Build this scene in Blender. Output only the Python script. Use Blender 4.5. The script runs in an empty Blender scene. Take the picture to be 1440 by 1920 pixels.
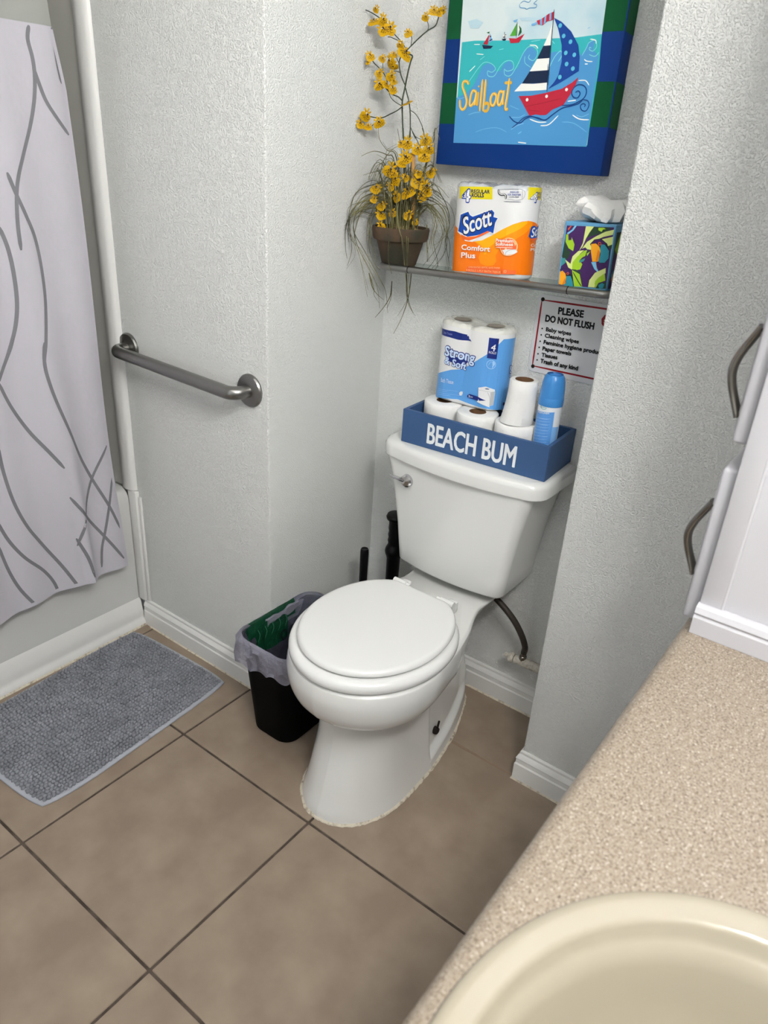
import bpy, bmesh, math, random
import numpy as np
from mathutils import Vector, Matrix
from mathutils.geometry import tessellate_polygon

sc = bpy.context.scene
COL = sc.collection

# ------------------------------------------------------------------ camera, world, lights, exposure
YAW, PITCH, ROLL, FPX = 0.618608, 0.456044, 0.0653594, 1382.42
CAM = Vector((0.835479, -0.946033, 1.456703))
_r0 = Vector((math.cos(YAW), math.sin(YAW), 0))
_f = Vector((-math.sin(YAW) * math.cos(PITCH), math.cos(YAW) * math.cos(PITCH), -math.sin(PITCH)))
_u0 = _r0.cross(_f)
_r = math.cos(ROLL) * _r0 + math.sin(ROLL) * _u0
_u = -math.sin(ROLL) * _r0 + math.cos(ROLL) * _u0
cd = bpy.data.cameras.new('camera')
cam = bpy.data.objects.new('camera', cd); COL.objects.link(cam)
cam.matrix_world = Matrix(((_r.x, _u.x, -_f.x, CAM.x), (_r.y, _u.y, -_f.y, CAM.y), (_r.z, _u.z, -_f.z, CAM.z), (0, 0, 0, 1)))
cd.sensor_fit = 'VERTICAL'; cd.sensor_height = 36.0; cd.sensor_width = 27.0
cd.lens = FPX * 36.0 / 1920.0
cd.clip_start = 0.02
cd.dof.use_dof = True; cd.dof.focus_distance = 1.85; cd.dof.aperture_fstop = 6.0
sc.camera = cam

w = bpy.data.worlds.new('world'); sc.world = w; w.use_nodes = True
w.node_tree.nodes['Background'].inputs[0].default_value = (0.75, 0.85, 1.0, 1)
w.node_tree.nodes['Background'].inputs[1].default_value = 0.07

def lamp(name, kind, loc, power, color, size=0.1, size_y=None, target=None):
    d = bpy.data.lights.new(name, kind); d.energy = power; d.color = color
    if kind == 'AREA':
        d.shape = 'RECTANGLE'; d.size = size; d.size_y = size_y or size
    else:
        d.shadow_soft_size = size
    o = bpy.data.objects.new(name, d); COL.objects.link(o); o.location = loc
    if target is not None:
        o.rotation_euler = (Vector(target) - Vector(loc)).to_track_quat('-Z', 'Y').to_euler()
    return o
for k in range(3):                                   # globe bulbs of the vanity bar on the right wall
    lamp('vanity_bulb', 'POINT', (1.16, -0.95 + 0.24 * k, 2.18), 21.0, (1.0, 0.985, 0.965), 0.06)
lamp('ceiling_lamp', 'AREA', (0.0, -0.75, 2.41), 3.5, (1.0, 0.98, 0.95), 0.45, 0.45, (0.0, -0.75, 0))
lamp('cool_fill_area', 'AREA', (0.25, -2.25, 1.3), 3.5, (0.64, 0.85, 1.0), 0.8, 1.6, (0.0, 0.5, 0.9))  # cool fill added behind the camera; the wall there has no doorway

sc.view_settings.view_transform = 'Standard'
sc.view_settings.look = 'None'
sc.view_settings.gamma = 1.0
sc.view_settings.use_curve_mapping = False
sc.view_settings.exposure = 0.12

# ------------------------------------------------------------------ helpers
R = random.Random(7)
def lin(h):
    h = h.lstrip('#'); c = [int(h[i:i + 2], 16) / 255 for i in (0, 2, 4)]
    return tuple(x / 12.92 if x <= 0.04045 else ((x + 0.055) / 1.055) ** 2.4 for x in c) + (1.0,)

MATS = {}
def mat(name, color, rough=0.5, metal=0.0, bump=None, vary=None, coat=0.0, spec=0.5, trans=0.0, ior=1.45):
    """principled material; bump=(scale, strength, distance, detail); vary=(color2, scale, lo, hi, detail)"""
    if name in MATS: return MATS[name]
    m = bpy.data.materials.new(name); m.use_nodes = True; nt = m.node_tree; b = nt.nodes['Principled BSDF']
    c = lin(color) if isinstance(color, str) else color
    b.inputs['Base Color'].default_value = c; b.inputs['Roughness'].default_value = rough
    b.inputs['Metallic'].default_value = metal; b.inputs['Coat Weight'].default_value = coat
    b.inputs['Coat Roughness'].default_value = 0.08
    b.inputs['Specular IOR Level'].default_value = spec; b.inputs['Transmission Weight'].default_value = trans
    b.inputs['IOR'].default_value = ior
    tc = nt.nodes.new('ShaderNodeTexCoord')
    if vary:
        n = nt.nodes.new('ShaderNodeTexNoise'); n.inputs['Scale'].default_value = vary[1]
        n.inputs['Detail'].default_value = vary[4] if len(vary) > 4 else 4
        nt.links.new(tc.outputs['Object'], n.inputs['Vector'])
        r = nt.nodes.new('ShaderNodeValToRGB'); r.color_ramp.elements[0].position = vary[2]; r.color_ramp.elements[1].position = vary[3]
        r.color_ramp.elements[0].color = c; r.color_ramp.elements[1].color = lin(vary[0])
        nt.links.new(n.outputs['Fac'], r.inputs['Fac']); nt.links.new(r.outputs['Color'], b.inputs['Base Color'])
    if bump:
        n = nt.nodes.new('ShaderNodeTexNoise'); n.inputs['Scale'].default_value = bump[0]
        n.inputs['Detail'].default_value = bump[3] if len(bump) > 3 else 2
        nt.links.new(tc.outputs['Object'], n.inputs['Vector'])
        bp = nt.nodes.new('ShaderNodeBump'); bp.inputs['Strength'].default_value = bump[1]; bp.inputs['Distance'].default_value = bump[2]
        nt.links.new(n.outputs['Fac'], bp.inputs['Height']); nt.links.new(bp.outputs['Normal'], b.inputs['Normal'])
    MATS[name] = m
    return m

def wall_paint():
    m = mat('wall_paint', '#EBECE9', 0.36, spec=0.45)
    nt = m.node_tree; b = nt.nodes['Principled BSDF']; tc = nt.nodes.new('ShaderNodeTexCoord')
    n1 = nt.nodes.new('ShaderNodeTexNoise'); n1.inputs['Scale'].default_value = 330; n1.inputs['Detail'].default_value = 2.5; n1.inputs['Distortion'].default_value = 0.15
    n2 = nt.nodes.new('ShaderNodeTexNoise'); n2.inputs['Scale'].default_value = 120; n2.inputs['Detail'].default_value = 2
    n3 = nt.nodes.new('ShaderNodeTexNoise'); n3.inputs['Scale'].default_value = 9; n3.inputs['Detail'].default_value = 1
    for n in (n1, n2, n3): nt.links.new(tc.outputs['Object'], n.inputs['Vector'])
    r1 = nt.nodes.new('ShaderNodeMapRange'); r1.inputs['From Min'].default_value = 0.46; r1.inputs['From Max'].default_value = 0.68
    nt.links.new(n1.outputs['Fac'], r1.inputs['Value'])
    a = nt.nodes.new('ShaderNodeMath'); a.operation = 'MULTIPLY_ADD'; a.inputs[1].default_value = 0.9
    nt.links.new(n2.outputs['Fac'], a.inputs[0]); nt.links.new(r1.outputs['Result'], a.inputs[2])
    a2 = nt.nodes.new('ShaderNodeMath'); a2.operation = 'MULTIPLY_ADD'; a2.inputs[1].default_value = 0.5
    nt.links.new(n3.outputs['Fac'], a2.inputs[0]); nt.links.new(a.outputs[0], a2.inputs[2])
    bp = nt.nodes.new('ShaderNodeBump'); bp.inputs['Strength'].default_value = 1.0; bp.inputs['Distance'].default_value = 0.0016
    nt.links.new(a2.outputs[0], bp.inputs['Height']); nt.links.new(bp.outputs['Normal'], b.inputs['Normal'])
    return m

def counter_mat():
    m = mat('speckled_laminate', '#D6C6B0', 0.38)
    nt = m.node_tree; b = nt.nodes['Principled BSDF']; tc = nt.nodes.new('ShaderNodeTexCoord')
    n1 = nt.nodes.new('ShaderNodeTexNoise'); n1.inputs['Scale'].default_value = 480; n1.inputs['Detail'].default_value = 2
    n2 = nt.nodes.new('ShaderNodeTexNoise'); n2.inputs['Scale'].default_value = 260; n2.inputs['Detail'].default_value = 3
    mp = nt.nodes.new('ShaderNodeMapping'); mp.inputs['Location'].default_value = (5.3, 2.1, 0.7)
    nt.links.new(tc.outputs['Object'], n1.inputs['Vector']); nt.links.new(tc.outputs['Object'], mp.inputs['Vector']); nt.links.new(mp.outputs['Vector'], n2.inputs['Vector'])
    r1 = nt.nodes.new('ShaderNodeValToRGB'); e = r1.color_ramp.elements
    e[0].position = 0.36; e[0].color = lin('#54493F'); e[1].position = 0.41; e[1].color = lin('#8F8374')
    x = e.new(0.63); x.color = lin('#988C7E'); x = e.new(0.68); x.color = lin('#CFC6BA')
    nt.links.new(n1.outputs['Fac'], r1.inputs['Fac'])
    r2 = nt.nodes.new('ShaderNodeValToRGB'); e = r2.color_ramp.elements
    e[0].position = 0.36; e[0].color = lin('#B9A48C'); e[1].position = 0.5; e[1].color = (1, 1, 1, 1)
    nt.links.new(n2.outputs['Fac'], r2.inputs['Fac'])
    mx = nt.nodes.new('ShaderNodeMix'); mx.data_type = 'RGBA'; mx.blend_type = 'MULTIPLY'; mx.inputs['Factor'].default_value = 0.45
    nt.links.new(r1.outputs['Color'], mx.inputs['A']); nt.links.new(r2.outputs['Color'], mx.inputs['B'])
    nt.links.new(mx.outputs['Result'], b.inputs['Base Color'])
    return m

def cloth_mat(name, color, transl):
    m = mat(name, color, 0.65, bump=(26, 0.25, 0.01, 2))
    nt = m.node_tree; b = nt.nodes['Principled BSDF']; out = nt.nodes['Material Output']
    t = nt.nodes.new('ShaderNodeBsdfTranslucent'); t.inputs[0].default_value = lin(color)
    mx = nt.nodes.new('ShaderNodeMixShader'); mx.inputs[0].default_value = transl
    nt.links.new(b.outputs[0], mx.inputs[1]); nt.links.new(t.outputs[0], mx.inputs[2]); nt.links.new(mx.outputs[0], out.inputs[0])
    return m

def film_mat(name, color, opacity, rough=0.35):
    m = mat(name, color, rough, bump=(75, 0.7, 0.008, 3))
    nt = m.node_tree; b = nt.nodes['Principled BSDF']; out = nt.nodes['Material Output']
    t = nt.nodes.new('ShaderNodeBsdfTransparent')
    mx = nt.nodes.new('ShaderNodeMixShader'); mx.inputs[0].default_value = opacity
    nt.links.new(t.outputs[0], mx.inputs[1]); nt.links.new(b.outputs[0], mx.inputs[2]); nt.links.new(mx.outputs[0], out.inputs[0])
    return m

M_WALL = wall_paint()
M_TRIM = mat('trim_gloss_white', '#E4E3E0', 0.3, bump=(30, 0.12, 0.003))
M_PORC = mat('porcelain', '#E4E4E1', 0.12, coat=0.5)
M_SEAT = mat('seat_white', '#E9E9E7', 0.18, coat=0.3)
M_CHROME = mat('chrome', '#C8C8CA', 0.09, metal=1)
M_STEEL = mat('brushed_steel', '#8C8B88', 0.33, metal=1, bump=(220, 0.08, 0.0006))
M_NICKEL = mat('dull_nickel', '#7E7A72', 0.26, metal=1)
M_TILE = mat('beige_tile', '#847464', 0.42, vary=('#978776', 9, 0.35, 0.68, 6), bump=(35, 0.12, 0.002, 4))
M_GROUT = mat('dark_grout', '#40362F', 0.85, bump=(250, 0.4, 0.001), vary=('#574C42', 30, 0.4, 0.6))
M_GROUTL = mat('tile_colored_grout', '#8A7663', 0.8)
M_TUB = mat('tub_acrylic', '#D0D0CE', 0.25)
M_SURR = mat('surround_acrylic', '#C2C1BA', 0.3)
M_CURT = cloth_mat('curtain_polyester', '#D3D0D9', 0.2)
M_BAND = cloth_mat('curtain_sheer_band', '#B9BBB6', 0.35)
M_PRINTGRAY = mat('curtain_print_gray', '#77767C', 0.6)
M_MAT = mat('chenille_gray', '#85878E', 0.92, vary=('#74767C', 14, 0.35, 0.7))
M_MATB = mat('mat_backing_gray', '#A2A5AD', 0.85, bump=(300, 0.4, 0.001))
M_BLACK = mat('black_plastic', '#040505', 0.6, spec=0.08)
M_RUBBER = mat('black_rubber', '#040405', 0.42, spec=0.3)
M_BAG = film_mat('gray_bag_film', '#8F8D9B', 0.78)
M_BAGI = film_mat('gray_bag_inner_shaded', '#6F7284', 0.38)  # single film layer inside the bin, its colour also darkened for the shade there
M_BAGG = film_mat('green_bag_print', '#0A4029', 0.9)
M_BAGT = film_mat('dark_bag_print', '#10131A', 0.95)
M_BOX = mat('blue_painted_wood', '#33537F', 0.5, bump=(90, 0.15, 0.001))
M_PAPER = mat('tissue_paper', '#ECEBE8', 0.9, bump=(110, 0.6, 0.002, 3))
M_CORE = mat('cardboard_core', '#6B4E35', 0.9)
M_WRAPW = mat('pack_film_white', '#E9E9E9', 0.22, bump=(24, 0.3, 0.006, 2))
M_WRAPT = mat('pack_film_gray', '#C3C6C9', 0.2, bump=(60, 0.6, 0.006, 2))
M_CANW = mat('can_white', '#E1E4EA', 0.25)
M_CAP = mat('can_cap_blue', '#3C83C6', 0.3)
M_GLASS = mat('shelf_glass', '#DDEFE8', 0.02, trans=1.0, ior=1.5)
M_TERRA = mat('weathered_pot', '#54402F', 0.9, vary=('#38362A', 12, 0.4, 0.62), bump=(60, 0.4, 0.003))
M_SOIL = mat('dry_moss', '#5A4A30', 0.95, vary=('#7A6A42', 60, 0.4, 0.6), bump=(120, 0.9, 0.01))
M_GRASS = mat('dry_grass', '#79744C', 0.7, vary=('#403F29', 16, 0.42, 0.62))
M_STEM = mat('dark_stem', '#2E3A25', 0.6)
M_PETAL = mat('yellow_petal', '#CCA008', 0.6, vary=('#B38605', 70, 0.4, 0.7), spec=0.2)
M_PETALD = mat('petal_spot', '#2A1208', 0.7)
M_STAKE = mat('bamboo_stake', '#B98A4C', 0.6)
M_COUNTER = counter_mat()
M_SINK = mat('cream_sink', '#9C9483', 0.08, coat=0.6)
M_CAB = mat('cabinet_white', '#C5C4C9', 0.3, bump=(22, 0.1, 0.004))
M_SIGN = mat('sign_aluminum_white', '#D8D8DA', 0.22)
M_HOSE = mat('braided_hose', '#3A332D', 0.5, metal=0.4, bump=(500, 0.8, 0.001))
M_PIPE = mat('crusty_painted_pipe', '#CFC8BC', 0.85, vary=('#A59C8F', 120, 0.5, 0.7), bump=(160, 0.9, 0.004))
M_RUST = mat('rusty_bolt', '#1B1008', 0.9)
M_CAULK = mat('old_caulk', '#CFC6B4', 0.8, vary=('#8E8270', 90, 0.5, 0.72), bump=(150, 0.9, 0.003))
M_CEIL = mat('ceiling_white', '#E2E2E0', 0.8)

PAL = dict(midorange='#F8920F', sea='#33ABB0', deep='#4A8FC4', ripple='#6FB0D8', white='#EFEFEA', foam='#7CCFD2', cloudblue='#4F8BB5', haze='#B4CFDA', red='#B02238', darkred='#8E1A2C',
  skyblue='#6EA5D2', navy='#10213F', darkgreen='#155C38', leaf='#4D9A34', blue='#123E8C', bluedark='#123F7E', dot='#57B3CF', gold='#D9A93A', goldlight='#F1D27A',
  signred='#8E1822', black='#0C0C0E', purple='#43245C', forest='#27412E', teal='#3C8C8E', lime='#9DC62C', sky='#79BFE0', red2='#D2552F', palelime='#D3E08A',
  black2='#15222A', teal2='#2F8CA0', orange='#F2A622', orange2='#E2801E', orangepack='#F57A12', amber='#FBB114', yellow='#E3D21A', bluetext='#123F9A', navytext='#14234F',
  gray='#8A8F98', pipe='#3A3D45', flagblue='#0F47A6', orangered='#EE6A2A', orangelight='#FFC58C', orangered2='#F06A34', palepink='#FFD9C6', rollwhite='#E8E8E8', rollgray='#B8BABC',
  packblue='#5E9FDF', packnavy='#1B2C77', palelilac='#8890CC', paleblue='#CFE2FA', bluelight='#A3CBF3', packgray='#6E7F97', canblue='#7FAFE4', canmid='#5C98DC', canlight='#A9CBF2', teal3='#2E9C94')
def pmat(k, rough=0.4):
    return mat('print_' + k, PAL[k], rough, spec=0.3)

class MB:
    def __init__(s): s.v = []; s.f = []; s.m = []
    def add(s, vs, fs, mi=0):
        n = len(s.v); s.v += [tuple(v) for v in vs]; s.f += [tuple(i + n for i in f) for f in fs]; s.m += [mi] * len(fs); return s
    def bm(s, bm, mi=0):
        bm.verts.ensure_lookup_table(); bm.verts.index_update()
        s.add([v.co[:] for v in bm.verts], [[v.index for v in f.verts] for f in bm.faces], mi); bm.free(); return s
    def box(s, x0, x1, y0, y1, z0, z1, bev=0.0, seg=2, mi=0, rot=None):
        bm = bmesh.new(); bmesh.ops.create_cube(bm, size=1)
        for v in bm.verts:
            v.co = Vector(((x0 + x1) / 2 + v.co.x * (x1 - x0), (y0 + y1) / 2 + v.co.y * (y1 - y0), (z0 + z1) / 2 + v.co.z * (z1 - z0)))
        if bev > 0: bmesh.ops.bevel(bm, geom=bm.edges[:], offset=bev, segments=seg, affect='EDGES', profile=0.5)
        if rot:
            c, a = rot; bmesh.ops.rotate(bm, verts=bm.verts, cent=c, matrix=Matrix.Rotation(a, 3, 'Z'))
        return s.bm(bm, mi)
    def tube(s, pts, rad, n=10, cap=True, mi=0):
        pts = [Vector(p) for p in pts]; k = len(pts); rads = rad if isinstance(rad, (list, tuple)) else [rad] * k
        t0 = (pts[1] - pts[0]).normalized(); a = t0.orthogonal().normalized(); vs = []
        for i, p in enumerate(pts):
            t = (pts[min(i + 1, k - 1)] - pts[max(i - 1, 0)]).normalized()
            a = (a - t * a.dot(t)).normalized(); b = t.cross(a)
            for j in range(n):
                q = 2 * math.pi * j / n; vs.append(p + (a * math.cos(q) + b * math.sin(q)) * rads[i])
        fs = [(i * n + j, i * n + (j + 1) % n, (i + 1) * n + (j + 1) % n, (i + 1) * n + j) for i in range(k - 1) for j in range(n)]
        if cap: fs += [tuple(range(n - 1, -1, -1)), tuple((k - 1) * n + j for j in range(n))]
        return s.add(vs, fs, mi)
    def lathe(s, prof, c, n=32, mi=0, axis='z', cap=(False, False)):
        vs = []
        for r, z in prof:
            for j in range(n):
                q = 2 * math.pi * j / n
                p = (r * math.cos(q), r * math.sin(q), z)
                if axis == 'y': p = (p[0], p[2], p[1])
                if axis == 'x': p = (p[2], p[0], p[1])
                vs.append((c[0] + p[0], c[1] + p[1], c[2] + p[2]))
        k = len(prof)
        fs = [(i * n + j, i * n + (j + 1) % n, (i + 1) * n + (j + 1) % n, (i + 1) * n + j) for i in range(k - 1) for j in range(n)]
        if cap[0]: fs.append(tuple(range(n)))
        if cap[1]: fs.append(tuple((k - 1) * n + j for j in range(n)))
        return s.add(vs, fs, mi)
    def loft(s, rings, cap0=True, cap1=True, mi=0, close=True):
        n = len(rings[0]); vs = [p for r in rings for p in r]; k = len(rings)
        m_ = n if close else n - 1
        fs = [(i * n + j, i * n + (j + 1) % n, (i + 1) * n + (j + 1) % n, (i + 1) * n + j) for i in range(k - 1) for j in range(m_)]
        if cap0: fs.append(tuple(range(n - 1, -1, -1)))
        if cap1: fs.append(tuple((k - 1) * n + j for j in range(n)))
        return s.add(vs, fs, mi)
    def sweep(s, path, prof, mi=0):
        """open path in xy; prof = (out, z) points, 'out' to the right-hand side of the path; mitred, ends capped"""
        P = [Vector(p) for p in path]; k = len(P); rings = []
        for i, p in enumerate(P):
            ds = []
            if i > 0: ds.append((P[i] - P[i - 1]).normalized())
            if i < k - 1: ds.append((P[i + 1] - P[i]).normalized())
            ns = [Vector((d.y, -d.x)) for d in ds]; n_ = sum(ns, Vector((0, 0))); n_ = n_ / n_.length
            n_ = n_ / n_.dot(ns[0])
            rings.append([(p.x + n_.x * o, p.y + n_.y * o, z) for o, z in prof])
        return s.loft(rings, True, True, mi)

def world_loc(p):
    l = Vector((0, 0, 0))
    while p is not None: l += p.location; p = p.parent
    return l
def mesh_obj(name, mb, mats, parent=None, smooth=35, origin=None, kind=None):
    """one mesh object from world-space vertices; its origin is its parent's (or 'origin')"""
    off = world_loc(parent) if parent is not None else Vector(origin or (0, 0, 0))
    me = bpy.data.meshes.new(name)
    v = np.array(mb.v, dtype=np.float64) - np.array(off)
    me.from_pydata(v.tolist(), [], mb.f)
    for m_ in (mats if isinstance(mats, (list, tuple)) else [mats]): me.materials.append(m_)
    me.polygons.foreach_set('material_index', mb.m)
    if smooth:
        me.polygons.foreach_set('use_smooth', [True] * len(mb.f)); me.set_sharp_from_angle(angle=math.radians(smooth))
    bm = bmesh.new(); bm.from_mesh(me); bmesh.ops.recalc_face_normals(bm, faces=bm.faces); bm.to_mesh(me); bm.free()
    me.update()
    o = bpy.data.objects.new(name, me); COL.objects.link(o)
    if parent is not None: o.parent = parent
    elif origin is not None: o.location = origin
    if kind: o['kind'] = kind
    return o
def thing(name, label, cat, loc, group=None):
    o = bpy.data.objects.new(name, None); COL.objects.link(o); o.location = loc
    o['label'] = label; o['category'] = cat
    if group: o['group'] = group
    o.empty_display_size = 0.05
    return o
def tag(o, label, cat, group=None):
    o['label'] = label; o['category'] = cat
    if group: o['group'] = group
    return o
def struct(name, mb, m, smooth=35):
    return mesh_obj(name, mb, m, None, smooth, None, 'structure')
def spline(P, n, closed=False):
    """Catmull-Rom through points (any dimension)"""
    P = [np.array(p, float) for p in P]; k = len(P); out = []
    segs = k if closed else k - 1
    for i in range(segs):
        if closed: a, b, c, d = P[(i - 1) % k], P[i], P[(i + 1) % k], P[(i + 2) % k]
        else: a, b, c, d = P[max(i - 1, 0)], P[i], P[i + 1], P[min(i + 2, k - 1)]
        for j in range(n):
            t = j / n
            out.append(0.5 * (2 * b + (c - a) * t + (2 * a - 5 * b + 4 * c - d) * t * t + (3 * b - a - 3 * c + d) * t ** 3))
    if not closed: out.append(P[-1])
    return out
def rrect(x0, x1, y0, y1, r, n=6):
    out = []
    for cx, cy, a0 in ((x1 - r, y0 + r, -90), (x1 - r, y1 - r, 0), (x0 + r, y1 - r, 90), (x0 + r, y0 + r, 180)):
        for j in range(n + 1):
            a = math.radians(a0 + 90 * j / n); out.append((cx + r * math.cos(a), cy + r * math.sin(a)))
    return out

# flat print: polygons, strokes, discs and lettering laid on a surface
_tc = bpy.data.curves.new('lettering', 'FONT'); _to = bpy.data.objects.new('lettering', _tc)
_glyphs = {}
def text_tris(s, shear):
    if (s, shear) in _glyphs: return _glyphs[(s, shear)]
    COL.objects.link(_to)
    _tc.body = s; _tc.size = 1.0; _tc.shear = shear; _tc.offset = 0; _tc.resolution_u = 3
    bpy.context.view_layer.update()
    ev = _to.evaluated_get(bpy.context.evaluated_depsgraph_get()); me = ev.to_mesh()
    v = [(a.co.x, a.co.y) for a in me.vertices]; f = [tuple(p.vertices) for p in me.polygons]
    ev.to_mesh_clear(); COL.objects.unlink(_to)
    _glyphs[(s, shear)] = (v, f)
    return v, f
def thicken(v, f, w):
    """widen strokes: a band over every outline edge and a small disc at every outline corner (w already in metres)"""
    cnt = {}
    for t in f:
        for a, b in zip(t, t[1:] + t[:1]): cnt[(min(a, b), max(a, b))] = cnt.get((min(a, b), max(a, b)), 0) + 1
    v = list(v); f = list(f); seen = set()
    for (a, b), c in cnt.items():
        if c != 1: continue
        (x0, y0), (x1, y1) = v[a], v[b]; l = math.hypot(x1 - x0, y1 - y0)
        if l < 1e-9: continue
        nx, ny = (y0 - y1) / l * w, (x1 - x0) / l * w; n = len(v)
        v += [(x0 + nx, y0 + ny), (x1 + nx, y1 + ny), (x1 - nx, y1 - ny), (x0 - nx, y0 - ny)]; f.append((n, n + 1, n + 2, n + 3))
        for q in (a, b):
            if q not in seen:
                seen.add(q); n = len(v); v += [(v[q][0] + w * math.cos(k * math.pi / 4), v[q][1] + w * math.sin(k * math.pi / 4)) for k in range(8)]; f.append(tuple(range(n, n + 8)))
    return v, f
def decal(name, items, surf, parent, cut=None, eps=2e-5, base=3e-4, rough=0.4, colors=None):
    """items as produced from a flat layout; surf(u, v, height) -> world point"""
    bm = bmesh.new(); cols = []; h = base
    for li, it in enumerate(items):
        h += eps; k = it[0]; c = it[1]
        if c not in cols: cols.append(c)
        mi = cols.index(c); vs = []; fs = []; ramp = False
        if k == 'P':
            vs = [tuple(p) for p in it[2]]
            fs = [tuple(t) for t in tessellate_polygon([[Vector((a, b, 0)) for a, b in vs]])]
        elif k == 'L':
            pts = spline(it[3], 6) if len(it[3]) > 2 else spline([it[3][0], (np.array(it[3][0]) + np.array(it[3][1])) / 2, it[3][1]], 6)
            hw = it[2] / 2; n = len(pts)
            for i, p in enumerate(pts):
                d = pts[min(i + 1, n - 1)] - pts[max(i - 1, 0)]; d = d / (np.hypot(*d) + 1e-12); nn = np.array((-d[1], d[0]))
                wv = hw * min(1.0, 0.45 + min(i, n - 1 - i) * 0.3)
                vs += [tuple(p + nn * wv), tuple(p - nn * wv)]
            fs = [(2 * i, 2 * i + 1, 2 * i + 3, 2 * i + 2) for i in range(n - 1)]; ramp = True
        elif k == 'C':
            vs = [(it[2][0] + it[3] * math.cos(2 * math.pi * j / 20), it[2][1] + it[3] * math.sin(2 * math.pi * j / 20)) for j in range(20)]
            fs = [tuple(range(20))]
        elif k == 'T':
            v, f = text_tris(it[2], it[8] if len(it) > 8 else 0)
            if not v: continue
            x0 = min(p[0] for p in v); x1 = max(p[0] for p in v)
            sx = it[5] / (x1 - x0); sy = it[6] / 0.682; ca, sa = math.cos(it[4]), math.sin(it[4])
            for a, b in v:
                X = (a - x0) * sx; Y = b * sy
                vs.append((it[3][0] + X * ca - Y * sa, it[3][1] + X * sa + Y * ca))
            fs = f
            if it[7] > 0.4: vs, fs = thicken(vs, fs, it[7] * 0.012 * it[6] / 0.682)
        step = 4e-7 if k == 'T' and len(fs) > 1 else 0.0   # overlapping pieces of one word lie a hair above each other
        if step:
            for f in fs:
                fc = bm.faces.new([bm.verts.new((vs[i][0], vs[i][1], h)) for i in f]); fc.material_index = mi; h += step
        else:
            bv = [bm.verts.new((a, b, h + (i // 2) * 3e-7 * ramp)) for i, (a, b) in enumerate(vs)]
            h += len(vs) * 1.5e-7 * ramp
            for f in fs:
                try: fc = bm.faces.new([bv[i] for i in f]); fc.material_index = mi
                except ValueError: pass
    if cut:
        us = [v.co.x for v in bm.verts]; u = math.floor(min(us) / cut) * cut
        while u < max(us):
            bmesh.ops.bisect_plane(bm, geom=bm.verts[:] + bm.edges[:] + bm.faces[:], plane_co=(u, 0, 0), plane_no=(1, 0, 0)); u += cut
    mb = MB(); bm.verts.index_update()
    mb.v = [tuple(surf(v.co.x, v.co.y, v.co.z)) for v in bm.verts]
    mb.f = [tuple(v.index for v in f.verts) for f in bm.faces]; mb.m = [f.material_index for f in bm.faces]
    bm.free()
    me = bpy.data.meshes.new(name); off = np.array(world_loc(parent))
    me.from_pydata((np.array(mb.v) - off).tolist(), [], mb.f)
    for c in cols: me.materials.append((colors or {}).get(c) or pmat(c, rough))
    me.polygons.foreach_set('material_index', mb.m); me.update()
    o = bpy.data.objects.new(name, me); COL.objects.link(o); o.parent = parent
    return o
def stadium(cx, cy, d, r, zb, pinch=0.0):
    def f(u, v, h):
        rr = r + h - pinch * math.exp(-(u / 0.011) ** 2) * min(1, max(0, (v - 0.03) / 0.12))
        if u < -d: a = (u + d) / r; x = -d + rr * math.sin(a); y = -rr * math.cos(a)
        elif u > d: a = (u - d) / r; x = d + rr * math.sin(a); y = -rr * math.cos(a)
        else: x = u; y = -rr
        return (cx + x, cy + y, zb + v)
    return f
def stadium_ring(cx, cy, d, r, z, n=16):
    out = []
    for c, a0 in ((d, -90), (-d, 90)):
        for j in range(n + 1):
            a = math.radians(a0 + 180 * j / n); out.append((cx + c + r * math.cos(a), cy + r * math.sin(a), z))
    return out

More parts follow.
